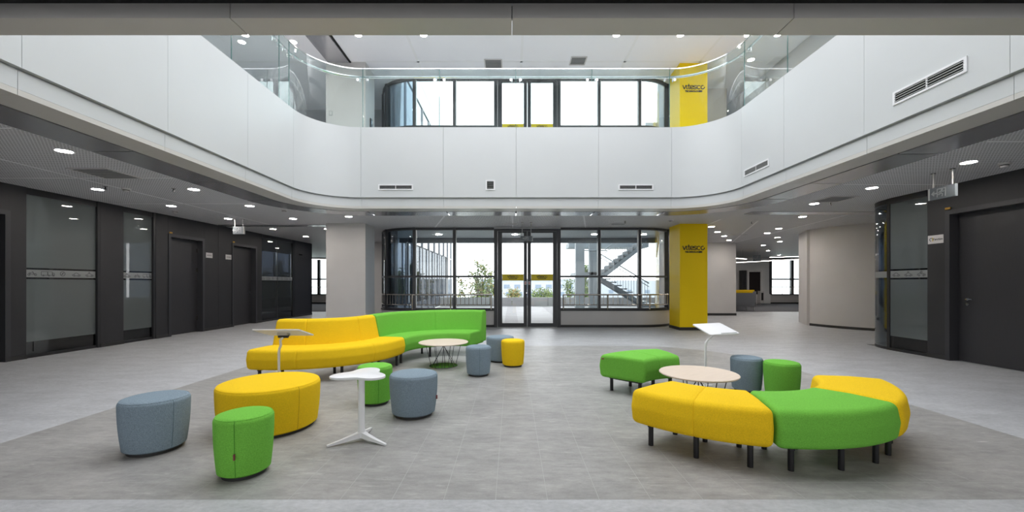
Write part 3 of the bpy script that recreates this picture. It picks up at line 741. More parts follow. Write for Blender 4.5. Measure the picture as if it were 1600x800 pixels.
def double_door(name, label, z0):
    t = struct(empty(name, (0,0,z0)), label, 'door')
    M_ = 'window_frame'; xc = (DX0+DX1)/2
    B = lambda *a, nm='frame', m=M_, p=t: MB().box(*a).build(nm, m, p, smooth=False)
    B(DX0, DX0+.10, YW-.09, YW+.09, 0, ZC-.04); B(DX1-.10, DX1, YW-.09, YW+.09, 0, ZC-.04); B(DX0+.10, DX1-.10, YW-.09, YW+.09, ZC-.10, ZC-.04)
    MB().box(DX0, DX1, YW-.05, YW+.05, ZC-.04, ZC).build('head_trim', 'white_powder', t, smooth=False)
    for s in (0, 1):
        x0, x1 = (DX0+.105, xc-.004) if s == 0 else (xc+.004, DX1-.105)
        lf = empty('leaf'); lf.parent = t
        st = .125
        gx0, gx1 = x0+.13*(1 if s == 0 else .8), x1-.13*(.8 if s == 0 else 1)
        gx0, gx1 = (-.282, .334) if s == 0 else (.546, 1.172)
        z_b, z_t = .12, 2.70
        y0, y1 = YW-.05, YW
        B(x0, gx0, y0, y1, .012, ZC-.105, nm='stile', p=lf); B(gx1, x1, y0, y1, .012, ZC-.105, nm='stile', p=lf)
        B(gx0, gx1, y0, y1, .012, z_b, nm='rail', p=lf); B(gx0, gx1, y0, y1, z_t, ZC-.105, nm='rail', p=lf)
        MB().box(gx0, gx1, YW-.03, YW-.018, z_b, z_t).build('pane', 'door_glass', lf, smooth=False)
        f = MB().box(gx0+.002, gx1-.002, YW-.034, YW-.031, 1.335, 1.52).build('yellow_band', 'yellow_film', lf, smooth=False)
        f['label'] = 'yellow film with lettering'
        gc = (gx0+gx1)/2
        brand(lf, (gc, YW-.0345, 1.445), (1,0,0), (0,0,1), (0,-1,0), .30, True)
        hx = xc-.055 if s == 0 else xc+.055
        hb = MB().box(hx-.016, hx+.016, YW-.105, YW-.08, .62, 2.05); hb.box(hx-.01, hx+.01, YW-.08, YW-.05, .82, .84); hb.box(hx-.01, hx+.01, YW-.08, YW-.05, 1.85, 1.87)
        hb.build('pull_handle', 'dark_frame', lf, smooth=False)
        sg = MB().box(hx-.028, hx+.028, YW-.108, YW-.1055, 1.215, 1.315).build('push_sign', 'plate_white', lf, smooth=False)
        MB().box(hx-.012, hx+.012, YW-.110, YW-.1082, 1.24, 1.28).build('sign_mark', 'red_mark', lf, smooth=False)
    o = MB().lathe([(.02,0),(.02,.012),(0,.014)], 14).build('lock', 'chrome', t); o.matrix_local = frame_matrix((xc-.02, YW-.05, .98), (1,0,0), (0,0,1), (0,-1,0))
    MB().box(xc-.006, xc+.006, YW-.06, YW-.05, .0, .62).build('floor_bolt', 'chrome', t, smooth=False)
    MB().box(DX0+.1, DX1-.1, YW-.06, YW+.06, 0, .011).build('threshold', 'steel', t, smooth=False)
    return t
double_door('door_5', 'glass double door with yellow lettered bands on the ground floor', 0)
double_door('door_6', 'glass double door with yellow lettered bands on the upper gallery', Z2F)
portal((0.4, YW+.3, 1.6), (-PI/2, 0, 0), 6.5, 2.3); portal((0.4, YW+.3, Z2F+1.6), (-PI/2, 0, 0), 6.5, 2.3)

# window railings (steel)
def railing(name, label, pts, z0, group, n_bars, posts, end_first=True):
    t = tag(empty(name), label, 'railing', group)
    P = [Vector((x,y,0)) for x,y in pts]; L = [0]
    for a, b in zip(P, P[1:]): L.append(L[-1]+(b-a).length)
    def at(s):
        s = max(0, min(L[-1], s))
        for i in range(len(P)-1):
            if s <= L[i+1]+1e-9: return P[i].lerp(P[i+1], (s-L[i])/max(1e-9, L[i+1]-L[i]))
        return P[-1]
    zt, zb = z0+.43, z0+.14
    MB().tube([(p.x,p.y,zt) for p in P], .021, 10).build('top_rail', 'steel_warm', t)
    MB().tube([(p.x,p.y,zb) for p in P], .014, 8).build('bottom_rail', 'steel_warm', t)
    me = MB().tube([(0,0,zb),(0,0,zt)], .0085, 6).mesh('baluster')
    for k in range(n_bars):
        p = at(L[-1]*(k+.5)/n_bars); link('baluster', me, 'steel_warm', t, (p.x,p.y,0))
    me = MB().tube([(0,0,z0),(0,0,zt)], .020, 10).mesh('post')
    for f in posts: p = at(L[-1]*f); link('post', me, 'steel_warm', t, (p.x,p.y,0))
    return t
ry = YW-.0
RYO = .02
railing('window_railing', 'steel railing on the sill left of the ground floor doors', [(DX0-.06,YW-.055)]+[(-2.8,YW-.055)]+arc(FL[0],FL[1],FRAD+.055,268,186,10), .50, 'steel window railings', 34, (0.005,.29,.56,.995))
railing('window_railing', 'steel railing on the sill right of the ground floor doors', [(DX1+.06,YW-.055)]+[(3.7,YW-.055)]+arc(FR[0],FR[1],FRAD+.055,272,330,8), .50, 'steel window railings', 26, (0.005,.36,.70,.995))

# ================================================================== OUTSIDE
terr = struct(MB().box(-4.0, 8.0, 11.9, 23.0, -.25, -.02).build('floor_terrace', 'concrete_out', smooth=False), 'pale paved terrace outside the glass doors')
for k in range(6): MB().box(-1.2+k*.95, -.75+k*.95, 12.2, 22.6, -.021, -.017).build('paving_strip', 'concrete_out_dark' if k % 2 else 'concrete_out', terr, smooth=False)
par = struct(empty('wall_parapet'), 'low pale parapet at the end of the terrace')
for k in range(6):
    x = -4+k*2.0; MB().box(x+.01, x+1.99, 22.8, 23.05, -.02, .47).build('parapet_block', 'concrete_out', par, smooth=False)
cano = struct(empty('ceiling_canopy'), 'metal canopy outside the ground floor windows')
for k in range(5):
    MB().box(-4.0, 5.05 if k > 2 else 4.85, 12.0+k*.5+.006, 12.5+k*.5-.006, 2.86, 2.93).build('canopy_panel', 'canopy_under', cano, smooth=False)
MB().box(-4.0, 5.15, 14.5, 14.75, 2.70, 3.1).build('canopy_edge', 'canopy_edge', cano, smooth=False)
MB().box(-4.0, 4.85, 12.0, 14.6, 2.95, 3.1).build('canopy_roof', 'canopy_under', cano, smooth=False)
for x in (-2.4, .1, 2.7, 4.3):
    o = MB().lathe([(.09,0),(.09,.012),(.075,.012),(.075,.006),(0,.006)], 18).build('canopy_light', 'downlight_glow', cano); o.location = (x, 13.4, 2.848)
wing = struct(empty('wall_wing_left'), 'finned glass and white parapet of the left wing outside')
MB().box(-4.08, -4.0, 12.96, 27.5, 0, .5).build('dark_glazing', 'wing_glass', wing, smooth=False)
MB().box(-4.08, -4.0, 12.96, 27.5, 2.87, 9.0).build('dark_glazing', 'wing_glass', wing, smooth=False)
MB().box(-4.08, -4.0, 25.4, 27.5, .5, 2.8).build('dark_glazing', 'wing_glass', wing, smooth=False)
for k in range(9): MB().box(-4.05, -4.04, 13.02+k*1.36, 13.02+(k+1)*1.36-.03, .5, 2.87).build('pane', 'wing_pane', wing, smooth=False)
MB().box(-4.2, -3.96, 12.96, 27.5, 9.0, 9.88).build('parapet_panel', 'wing_white', wing, smooth=False)
MB().box(-4.2, -3.96, 12.96, 27.5, 9.9, 11.4).build('parapet_panel', 'wing_white', wing, smooth=False)
for k in range(10):
    y = 13.9+k*1.43
    MB().box(-4.0, -3.95, y, y+.035, 0, 9.0).build('fin', 'fin_grey', wing, smooth=False)
wgr = struct(empty('wall_wing_right'), 'grey wall of the right wing outside')
for z0, z1, m_, nm in ((0,.5,'steel_out','cladding'),(2.87,9,'steel_out','cladding'),(.5,2.87,'wing_pane','pane')):
    MB().bar((4.9,12.96,(z0+z1)/2),(4.9,13.6,(z0+z1)/2), .02 if nm == 'pane' else .08, z1-z0).build(nm, m_ if nm == 'cladding' else 'steel_out', wgr, smooth=False)
    for k in range(6):
        a_ = Vector((4.9,13.6,(z0+z1)/2)).lerp(Vector((9,25.5,(z0+z1)/2)), k/6); b_ = Vector((4.9,13.6,(z0+z1)/2)).lerp(Vector((9,25.5,(z0+z1)/2)), (k+1)/6-.004)
        MB().bar(a_, b_, .02 if nm == 'pane' else .08, z1-z0).build(nm, m_, wgr, smooth=False)
g_ = struct(MB().box(-150, 150, 26, 300, -6.1, -6).build('floor_far_ground', 'far_ground', smooth=False), 'hazy ground beyond the terrace')

# outside staircase
st = tag(empty('outdoor_staircase', (0,0,0)), 'grey steel staircase with railings outside the right window', 'staircase')
Y0, Y1 = 17.0, 18.1
for x, y in ((2.62,16.8),(3.22,17.0)):
    MB().box(x, x+(.36 if x < 3 else .33), y, y+.3, -.02, 3.4).build('steel_post', 'steel_out', st, smooth=False)
MB().box(2.5, 6.0, Y0+.95, Y1+1.0, 2.84, 3.05).build('landing', 'steel_out', st, smooth=False)
MB().box(2.7, 3.95, Y0, Y1+.9, 1.60, 1.72).build('landing', 'steel_out', st, smooth=False)
def flight(xa, za, xb, zb, n, y0, y1, rail_y):
    for yy in (y0, y1): MB().bar((xa,yy,za-.17),(xb,yy,zb-.17), .05, .15).build('stringer', 'steel_out', st, smooth=False)
    dx, dz = (xb-xa)/n, (zb-za)/n
    for k in range(n):
        x = xa+dx*(k+.5); z = za+dz*(k+.5)
        MB().box(x-abs(dx)*.55, x+abs(dx)*.55, y0, y1, z-.02, z+.03).build('tread', 'steel_out', st, smooth=False)
        MB().box(x-(.02 if dx > 0 else -.0)-abs(dx)*.5, x+.02-abs(dx)*.5, y0, y1, z-abs(dz)*.9, z).build('riser', 'concrete_out_dark', st, smooth=False)
    MB().tube([(xa,rail_y,za+.9),(xb,rail_y,zb+.9)], .025, 8).build('handrail', 'steel_out', st)
    MB().tube([(xa,rail_y,za+.75),(xb,rail_y,zb+.75)], .015, 6).build('handrail', 'steel_out', st)
    for k in range(n*2):
        x = xa+dx*(k+.5)/2; z = za+dz*(k+.5)/2
        MB().tube([(x,rail_y,z),(x,rail_y,z+.88)], .009, 5).build('baluster', 'steel_out', st)
flight(3.85, 1.76, 5.42, 2.98, 8, Y0, Y0+.9, Y0+.0)
flight(3.85, 1.66, 6.0, .36, 9, Y0+.95, Y0+1.8, Y0+.95)
MB().box(5.95, 6.35, Y0+.95, Y0+1.8, -.02, .36).build('landing', 'steel_out', st, smooth=False)
for (xa, xb, y, z) in ((2.5, 6.0, Y0+1.0, 3.05), (2.7, 3.95, Y0, 1.72)):
    MB().tube([(xa,y,z+.9),(xb,y,z+.9)], .022, 8).build('handrail', 'steel_out', st)
    n = int((xb-xa)/.16)
    for k in range(n): x = xa+(k+.5)*(xb-xa)/n; MB().tube([(x,y,z),(x,y,z+.88)], .009, 5).build('baluster', 'steel_out', st)

# trees behind the parapet
def tree(label, x, y, top, rx, n, mats, zc0, seed):
    random.seed(seed); t = tag(empty('tree', (x,y,-6)), label, 'tree', 'trees beyond the terrace')
    mb = MB(); tips = []
    mb.tube([(0,0,0),(.03,.02,2.5),(0,.03,5.0)], [.11,.09,.06], 8)
    for k in range(13):
        a = random.uniform(0, 2*PI); f = random.random(); hh = top*(1-.72*f*f)*random.uniform(.75,1.0); r = rx*(.10+.85*f)
        e = Vector((r*math.cos(a), r*.6*math.sin(a), 6+hh)); b_ = Vector((0,.03,4.9)); m_ = b_.lerp(e, .5)+Vector((r*.25*math.cos(a), r*.15*math.sin(a), -.15))
        mb.tube([b_, m_, e], [.035,.022,.006], 5)
        for q in range(26):
            u = random.random()**.8; p = (b_.lerp(m_, u*2) if u < .5 else m_.lerp(e, u*2-1))
            if p.z > 5.7: tips.append(tuple(p))
        tips += [tuple(e)]*2
    mb.build('branches', 'bark', t)
    for gi, mm in enumerate(mats):
        lb = MB()
        for k in range(n//len(mats)):
            e = random.choice(tips); d = Vector((random.gauss(0,.13), random.gauss(0,.13), random.gauss(0,.13))); p = Vector(e)+d
            u = Vector((random.uniform(-1,1), random.uniform(-1,1), random.uniform(-1,1))).normalized(); v = u.orthogonal().normalized(); s = random.uniform(.06,.13)
            lb.add([p-u*s, p+v*s*.45+u.cross(v)*s*.15, p+u*s, p-v*s*.45+u.cross(v)*s*.15], [(0,1,2),(0,2,3)])
        o = lb.build('foliage', mm, t, smooth=False); o['kind'] = 'stuff'
tree('tall loose tree beyond the parapet, seen left of the glass doors', -2.15, 25.0, 2.7, 1.5, 2200, ['leaf_a','leaf_b','leaf_b','leaf_c'], 1, 3)
tree('leafy tree beyond the parapet between doors and staircase posts', 4.2, 25.0, 2.4, 1.6, 2200, ['leaf_a','leaf_b','leaf_a'], 1, 5)
tree('low bushy tree beyond the parapet behind the right door leaf', 2.0, 27.4, 1.0, .9, 1400, ['leaf_a','leaf_b'], 0, 8)
tree('low thin tree beyond the parapet behind the left door leaf', .1, 28.0, .8, .7, 700, ['leaf_a','leaf_c'], 0, 11)
# distant building
fb = tag(empty('far_office_block', (0,78,-6)), 'pale distant office block with small blue windows beyond the terrace', 'building')
MB().box(-6, 16, 0, 12, 0, 7.9).build('wall', 'far_building', fb, smooth=False)
MB().box(-6.2, 16.2, -.2, 12, 7.9, 8.15).build('roof', 'far_building', fb, smooth=False)
wm = MB().box(-.55, .55, -.05, .05, 0, .75).mesh('window', smooth=False)
for r, z in enumerate((6.3, 4.9)):
    for k in range(11): link('window', wm, 'far_window', fb, (-5+k*2.0+(r*.4), 0, z))
fb2 = tag(empty('far_warehouse', (0,95,-6)), 'long pale warehouse on the horizon behind the staircase', 'building')
MB().box(20, 60, 0, 10, 0, 8.0).build('wall', 'far_building', fb2, smooth=False)
for k in range(9): link('window', wm, 'far_window', fb2, (23+k*4.2, 0, 5.0))

# far room windows
def far_windows(name, label, x0, x1, y, n, rail_label):
    t = struct(empty(name), label, 'window')
    MB().box(x0, x1, y, y+.15, 0, .55).build('low_wall', 'white_wall', t, smooth=False)
    MB().box(x0, x1, y-.02, y, .18, .21).build('wall_groove', 'grey_plastic', t, smooth=False)
    MB().box(x0, x1, y-.03, y, 0, .09).build('skirting', 'baseboard', t, smooth=False)
    MB().box(x0, x1, y-.05, y+.15, .55, .60).build('sill', 'black_frame', t, smooth=False)
    w_ = (x1-x0)/n
    for k in range(n+1): mullion(t, x0+k*w_, y+.05, .6, ZC, .16, .16)
    for z, h in ((1.52,.09), (ZC-.05,.12)): MB().box(x0, x1, y+.02, y+.10, z-h/2, z+h/2).build('transom', 'window_frame', t, smooth=False)
    for k in range(n):
        for a, b in ((.6,1.48),(1.56,ZC-.1)): MB().box(x0+k*w_+.08, x0+(k+1)*w_-.08, y+.05, y+.06, a, b).build('pane', 'clear_glass', t, smooth=False)
    railing('window_railing', rail_label, [(x0+.05,y-.03),(x1-.05,y-.03)], .60, 'steel window railings', int((x1-x0)/.26), (0,.25,.5,.75,1))
far_windows('window_10', 'far lounge window with dark mullions on the right', 16.0, 18.7, 25.35, 2, 'steel railing along the far lounge window on the right')
far_windows('window_11', 'far room window seen left of the white column', -13.63, -10.29, 25.35, 2, 'steel railing along the far window left of the white column')
struct(MB().box(9.0, 16.0, 25.35, 25.5, 0, ZC).build('wall_far_right', 'floor_pale', smooth=False), 'grey-white end wall of the far lounge')
struct(MB().box(-10.29, -4.0, 25.35, 25.5, 0, ZC).build('wall_far_left', 'white_wall', smooth=False)); struct(MB().box(-16, -13.63, 25.35, 25.5, 0, ZC).build('wall_far_corner', 'white_wall', smooth=False))
struct(MB().box(18.7, 20, 25.35, 25.5, 0, ZC).build('wall_far_corner_right', 'white_wall', smooth=False))
portal((17.35, 25.6, 1.7), (-PI/2,0,0), 2.7, 2.2); portal((-12, 25.6, 1.7), (-PI/2,0,0), 3.4, 2.2)
portal((-3.9, 19.2, 1.65), (0, PI/2, 0), 2.3, 12.4)
portal((6.8, 19.5, 1.65), (0, -PI/2, -math.atan2(4.1, 11.9)), 2.3, 12.4)

# ================================================================== BALUSTRADE
bal = tag(empty('glass_balustrade'), 'curved frameless glass balustrade with steel handrail round the upper gallery', 'balustrade')
GJ = [0, 1.2, 2.35, 3.52, 4.78, EP.L1+EP.La*.0+.0, EP.L1+EP.La+.02, EP.L1+EP.La+1.66, EP.L1+EP.La+3.29, EP.L1+EP.La+4.92, EP.L1+EP.La+EP.Lb-.02, EP.L1+2*EP.La+EP.Lb, EP.T-3.9, EP.T-2.6, EP.T-1.3, EP.T]
GJ = sorted(set(round(g, 4) for g in GJ))
for a, b in zip(GJ, GJ[1:]):
    if b-a < .1: continue
    p = sweep_block(a+.006, b-.006, .055, .067, 4.40, 5.83).build('glass_panel', 'rail_glass', bal)
    sweep_block(a+.006, b-.006, .050, .072, 5.83, 5.85).build('top_cap', 'chrome', bal)
for g in GJ[1:-1]:
    sweep_block(g-.0055, g+.0055, .056, .066, 4.57, 5.83).build('glass_edge', 'glass_edge', bal)
    for d in (-.10, .10):
        p0, n0 = EP.at(g+d, .067); p1, _ = EP.at(g+d*.8, .14)
        MB().tube([(p0[0],p0[1],5.60),(p1[0],p1[1],5.60),(p1[0],p1[1],5.68)], .010, 6).build('bracket', 'chrome', bal)
        o = MB().lathe([(.03,0),(.03,.012),(0,.012)], 12).build('glass_fixing', 'chrome', bal)
        z_ = Vector((-n0[0],-n0[1],0)); q0, _ = EP.at(g+d, .055); o.matrix_local = frame_matrix((q0[0],q0[1],5.60), z_.cross(Vector((0,0,1)))*-1, (0,0,1), z_)
ts = EP.samples(0, EP.T); MB().tube([(*EP.at(t, .14)[0], 5.70) for t in ts], .025, 10).build('handrail', 'chrome', bal)

# ================================================================== SERVICES
def grille(label, t0, wd, z0, h, n_sl, mid=True):
    """air grille set in the fascia; t0 the parameter of its centre"""
    (cx, cy), n0 = EP.at(t0, 0); n_ = Vector((-n0[0], -n0[1], 0)); x_ = Vector((0,0,1)).cross(n_)
    t = tag(empty('air_grille'), label, 'vent', 'air grilles in the white fascia'); t.matrix_world = frame_matrix((cx,cy,z0), x_, n_*-1, (0,0,1))
    B = lambda *a, nm, m: MB().box(*a).build(nm, m, t, smooth=False)
    fr = .022
    B(-wd/2, wd/2, -.012, .0, 0, fr, nm='frame', m='white_powder'); B(-wd/2, wd/2, -.012, .0, h-fr, h, nm='frame', m='white_powder')
    B(-wd/2, -wd/2+fr*1.3, -.012, .0, fr, h-fr, nm='frame', m='white_powder'); B(wd/2-fr*1.3, wd/2, -.012, .0, fr, h-fr, nm='frame', m='white_powder')
    B(-wd/2+fr, wd/2-fr, -.002, -.0005, fr, h-fr, nm='duct', m='black_gap')
    if mid: B(-.008, .008, -.010, -.002, fr, h-fr, nm='divider', m='white_powder')
    for k in range(n_sl):
        z = fr+(h-2*fr)*(k+.5)/n_sl
        MB().bar((-wd/2+fr,-.007,z), (wd/2-fr,-.007,z), .012, .006).build('blade', 'grey_plastic', t, smooth=False)
tb = EP.L1+EP.La
grille('long air grille in the back fascia left of the small square grille', tb+(-2.47-(XL+RC)), .74, 3.235, .12, 2)
grille('small square air grille in the middle of the back fascia', tb+(-.46-(XL+RC)), .20, 3.235, .21, 4, False)
grille('long air grille in the back fascia above the right window', tb+(2.63-(XL+RC)), .74, 3.235, .12, 2)
grille('slanting-looking air grille low on the right fascia near the curved corner', EP.T-(7.28-YF), .74, 3.235, .13, 4)
grille('largest air grille on the right fascia nearest the camera', EP.T-(4.28-YF), .76, 3.27, .15, 4)

def downlight(x, y, z, label, group, r=.075):
    t = tag(empty('downlight', (x,y,z)), label, 'downlight', group)
    link('trim_ring', DL[0], 'white_powder', t); link('lens', DL[1], 'downlight_glow', t)
DL = (MB().lathe([(.078,.004),(.096,.004),(.098,-.003),(.090,-.008),(.078,-.006),(.078,.004)], 24).mesh('trim_ring'),
      MB().lathe([(0,-.004),(.079,-.004),(.079,.003),(0,.003)], 24).mesh('lens'))
def row(pts, z, phrase, group):
    for i, (x, y) in enumerate(pts): downlight(x, y, z, '%s round downlight %s' % (ORD[i], phrase), group)
row([(-5.40,4.94),(-5.40,6.95),(-5.40,8.43),(-5.40,10.1),(-5.42,12.0)], ZC, 'from the camera in the left ceiling row beside the void', 'downlights in the ground floor ceiling')
row([(-7.03,6.95),(-7.03,8.45),(-7.0,10.1),(-7.0,12.0),(-7.0,13.9),(-7.0,15.6)], ZC, 'from the camera in the row along the charcoal left wall', 'downlights in the ground floor ceiling')
row([(6.02,5.40),(6.02,6.85),(6.05,8.2),(6.95,9.8)], ZC, 'from the camera in the right ceiling row beside the void', 'downlights in the ground floor ceiling')
row([(7.75,11.9),(7.75+.35,13.0),(9.2,14.2),(10.2,15.6)], ZC, 'from the camera in the row leading to the lounge', 'downlights in the ground floor ceiling')
row([(5.60,11.5),(6.37,12.7),(7.15,13.8),(8.0,15.1)], ZC, 'from the yellow column in the row beside it', 'downlights in the ground floor ceiling')
row([(10.5,17.1),(12.1,17.1)], ZC, 'from the left at the edge of the lounge carpet', 'downlights in the ground floor ceiling')
row([(-3.9,9.78)], ZC, 'in front of the white column', 'downlights in the ground floor ceiling')
row([(-5.0,14.2),(-5.6,18.5),(-9.5,18.5),(-9.5,22)], ZC, 'from the camera beyond the white column', 'downlights in the ground floor ceiling')
row([(12.5,20),(15,20),(12.5,23),(15,23)], ZC, 'over the lounge seats', 'downlights in the ground floor ceiling')
row([(-3.0,.4),(0,.4),(3.0,.4),(-3,-2.5),(0,-2.5),(3,-2.5),(-6,.4),(6,.4)], ZC, 'added unseen behind the camera for fill light', 'downlights in the ground floor ceiling')  # out of view, added to light the near corridor
row([(-5.34,10.0),(-3.65,9.72),(-2.1,9.72),(2.48,9.72),(4.0,9.72),(5.6,9.72)], Z2C, 'from the left in the upper ceiling row', 'downlights in the upper ceiling')
row([(-6.6,10.0),(-5.3,8.2),(-5.3,6.5),(-6.6,8.2),(-5.3,4.8),(-5.3,3.1)], Z2C, 'over the left side of the upper gallery, in a row extended for light', 'downlights in the upper ceiling')  # includes unseen lamps added to lift the upper ceiling
row([(5.6,8.2),(5.6,6.5),(6.3,10.8),(5.6,4.8),(5.6,3.1)], Z2C, 'over the right side of the upper gallery, in a row extended for light', 'downlights in the upper ceiling')  # also lengthened with added, unseen lamps for a brighter gallery
row([(-9.4,7.4),(-10.4,7.6),(-9.4,8.9),(-9.4,14.2)], ZC, 'added inside the left meeting rooms to brighten them', 'downlights in the ground floor ceiling')  # lamps added so the rooms behind the left glass look lighter
row([(8.6,7.3),(9.8,7.5)], ZC, 'added inside the right glazed room to brighten it', 'downlights in the ground floor ceiling')  # added lamps lift the dark room behind the curved glass

def detector(x, y, label, z=ZC):
    t = tag(empty('smoke_detector', (x,y,z)), label, 'smoke detector', 'smoke detectors')
    MB().lathe([(0,-.055),(.03,-.055),(.042,-.04),(.045,-.025),(.06,-.022),(.062,-.004),(.062,0),(0,0)][::1], 18).build('housing', 'plate_white', t)
    MB().lathe([(.046,-.036),(.047,-.030),(.046,-.026)], 18).build('vent_slot', 'black_gap', t)
def sprinkler(x, y, label, z=ZC):
    t = tag(empty('sprinkler', (x,y,z)), label, 'sprinkler', 'ceiling sprinklers')
    MB().lathe([(0,-.004),(.03,-.004),(.032,0),(0,0)], 14).build('escutcheon', 'steel', t)
    MB().tube([(0,0,0),(0,0,-.045)], .009, 8).build('stem', 'black_metal', t)
    MB().lathe([(0,-.05),(.022,-.05),(.022,-.045),(0,-.045)], 12).build('deflector', 'black_metal', t)
detector(-6.5,6.9,'white smoke detector in the ceiling over the left corridor, nearest'); detector(-7.4,9.0,'white smoke detector close to the charcoal wall on the left')
detector(-4.95,8.9,'small beige smoke detector beside the left row of downlights'); detector(6.55,5.45,'white smoke detector over the door on the right')
detector(4.0,10.3,'smoke detector in front of the yellow column')
for x, y, l in ((-6.7,6.75,'left ceiling sprinkler nearest the camera'),(-5.7,6.9,'sprinkler beside the left downlight row'),(2.9,10.5,'sprinkler in front of the right window'),(6.3,8.1,'sprinkler beside the right downlight row'),(6.2,10.6,'sprinkler over the passage to the lounge')): sprinkler(x, y, l)
def ceiling_vent(x, y, sx, sy, label, z=ZC, m='dark_frame'):
    t = tag(empty('ceiling_vent', (x,y,z)), label, 'vent', 'ceiling vents')
    MB().box(-sx/2,sx/2,-sy/2,sy/2,-.004,.004).build('backing','black_gap',t,smooth=False)
    for a in (((-sx/2,-sy/2),(sx/2,-sy/2)),((sx/2,-sy/2),(sx/2,sy/2)),((sx/2,sy/2),(-sx/2,sy/2)),((-sx/2,sy/2),(-sx/2,-sy/2))):
        MB().bar((*a[0],-.006),(*a[1],-.006),.03,.012).build('frame','plate_white',t,smooth=False)
    n = max(3,int(sy/.06))
    for k in range(n): y_=-sy/2+sy*(k+.5)/n; MB().bar((-sx/2,y_,-.008),(sx/2,y_,-.008),.025,.004).build('blade','grey_plastic',t,smooth=False)
ceiling_vent(-5.9,5.95,.55,.55,'square ceiling vent over the left corridor'); ceiling_vent(6.1,7.75,.5,.5,'square ceiling vent over the right corridor')
ceiling_vent(-.05,11.0,.36,.12,'slotted ceiling vent above the glass doors'); ceiling_vent(2.85,11.0,.40,.30,'ceiling vent above the right window')
ceiling_vent(-.5,11.0,.45,.45,'square vent in the upper ceiling, left of two',Z2C); ceiling_vent(1.75,10.85,.40,.40,'square vent in the upper ceiling, right of two',Z2C)
ceiling_vent(7.3,13.4,.7,.12,'slot vent in the ceiling toward the lounge'); ceiling_vent(-5.2,12.6,.6,.1,'slot vent in the ceiling left of the white column')

def exit_sign(loc, rz, label, wd=.36, drop=.30, h=.16, m='sign_mark', hang=True):
    t = tag(empty('exit_sign', loc, rz), label, 'exit sign', 'hanging exit signs')
    z1 = -drop
    MB().box(-wd/2,wd/2,-.02,.02,z1-h,z1).build('housing','sign_grey',t,smooth=False)
    MB().box(wd/2-.02,wd/2+.004,-.024,.024,z1-h,z1).build('end_cap','grey_plastic',t,smooth=False)
    for x in (-wd*.36, wd*.36):
        MB().tube([(x,0,0),(x,0,z1)], .008, 8).build('rod','grey_plastic',t)
        MB().lathe([(0,-.008),(.03,-.008),(.03,0),(0,0)],14,x,0).build('rod_cap','steel',t)
    zc = z1-h/2; k = h*.36
    for side in (-1,1):
        y = side*.0212
        fig = [[(-.9,.9),(-.9,-.9)],[(.9,.9),(.9,-.9)],[(-.9,.92),(.9,.92)], arc(.15,.62,.16,0,360,8), [(.05,.4),(-.12,-.1),(.3,-.35),(.2,-.85)], [(-.12,-.1),(-.45,-.4),(-.7,-.35)], [(.05,.38),(-.4,.25),(-.55,-.05)], [(.05,.36),(.4,.15),(.6,.3)]]
        o = strokes_mesh([[(x*k,yy*k) for x,yy in pl] for pl in fig], .012, .001).build('running_man', m, t, smooth=False); o.matrix_local = frame_matrix((0,y,zc),(-side,0,0),(0,0,1),(0,side,0))
        ar = [[(-1.1,0),(-2.1,0)],[(-1.65,.42),(-2.15,0),(-1.65,-.42)]]
        o = strokes_mesh([[(x*k,yy*k) for x,yy in pl] for pl in ar], .018, .001).build('arrow', m, t, smooth=False); o.matrix_local = frame_matrix((0,y,zc),(-side,0,0),(0,0,1),(0,side,0))
exit_sign((6.12,5.82,ZC), PI/2, 'hanging exit sign with arrow beside the large right door', .36, .22, .17)
exit_sign((-6.80,10.2,ZC), 0, 'hanging exit sign over the left corridor', .28, .18, .19)
exit_sign((.38,10.7,ZC), 0, 'hanging exit sign in front of the glass doors', .32, .36, .13)
exit_sign((-6.6,8.4,Z2C), .25, 'green lit exit sign on the upper gallery behind the glass', .5, .2, .2, 'sign_green')
exit_sign((11.6,19.4,ZC), 0, 'small hanging exit sign in the far lounge', .36, .25, .3)

def plate(xw, s, y, z, label, txt, logo=False, wd=.23, h=.135):
    t = tag(empty('room_plate', (xw,y,z), 0), label, 'sign', 'white room plates')
    a, b = sorted((0, s*.008)); MB().box(a,b,-wd/2,wd/2,-h/2,h/2).build('plate','plate_white',t,smooth=False)
    M = frame_matrix((s*.0085, (.0 if not logo else s*.035), 0),(0,s,0),(0,0,1),(s,0,0)); 
    if txt: text_mesh('lettering', txt, .05, 'letter_dark', t, M, .0005, bold=.001)
    else:
        o = strokes_mesh([[(-.08+k*.024,-.016),(-.08+k*.024,.016),(-.065+k*.024,.016 if k % 2 else -.016)] for k in range(7)], .007, .0005).build('lettering', 'letter_dark', t, smooth=False); o.matrix_local = M
    if logo:
        o = strokes_mesh([arc(-.07,0,.025,-40,260,10)], .012,.0008).build('emblem','icon_grey',t,smooth=False); o.matrix_local = frame_matrix((s*.0085,0,0),(0,s,0),(0,0,1),(s,0,0))
        o = strokes_mesh([[(-.045,-.028),(-.045,.028)]], .012,.0008).build('emblem','yellow_film',t,smooth=False); o.matrix_local = frame_matrix((s*.0085,0,0),(0,s,0),(0,0,1),(s,0,0))
plate(WLX, 1, 10.90, 2.0, 'white room plate beside the hinged charcoal door on the left', '')
plate(WLX, 1, 11.64, 2.0, 'white room plate beside the left door with lever handle', '')
plate(WRX, -1, 6.86, 1.99, 'white room plate beside the large right door', 'Yangtze', True, .25, .14)
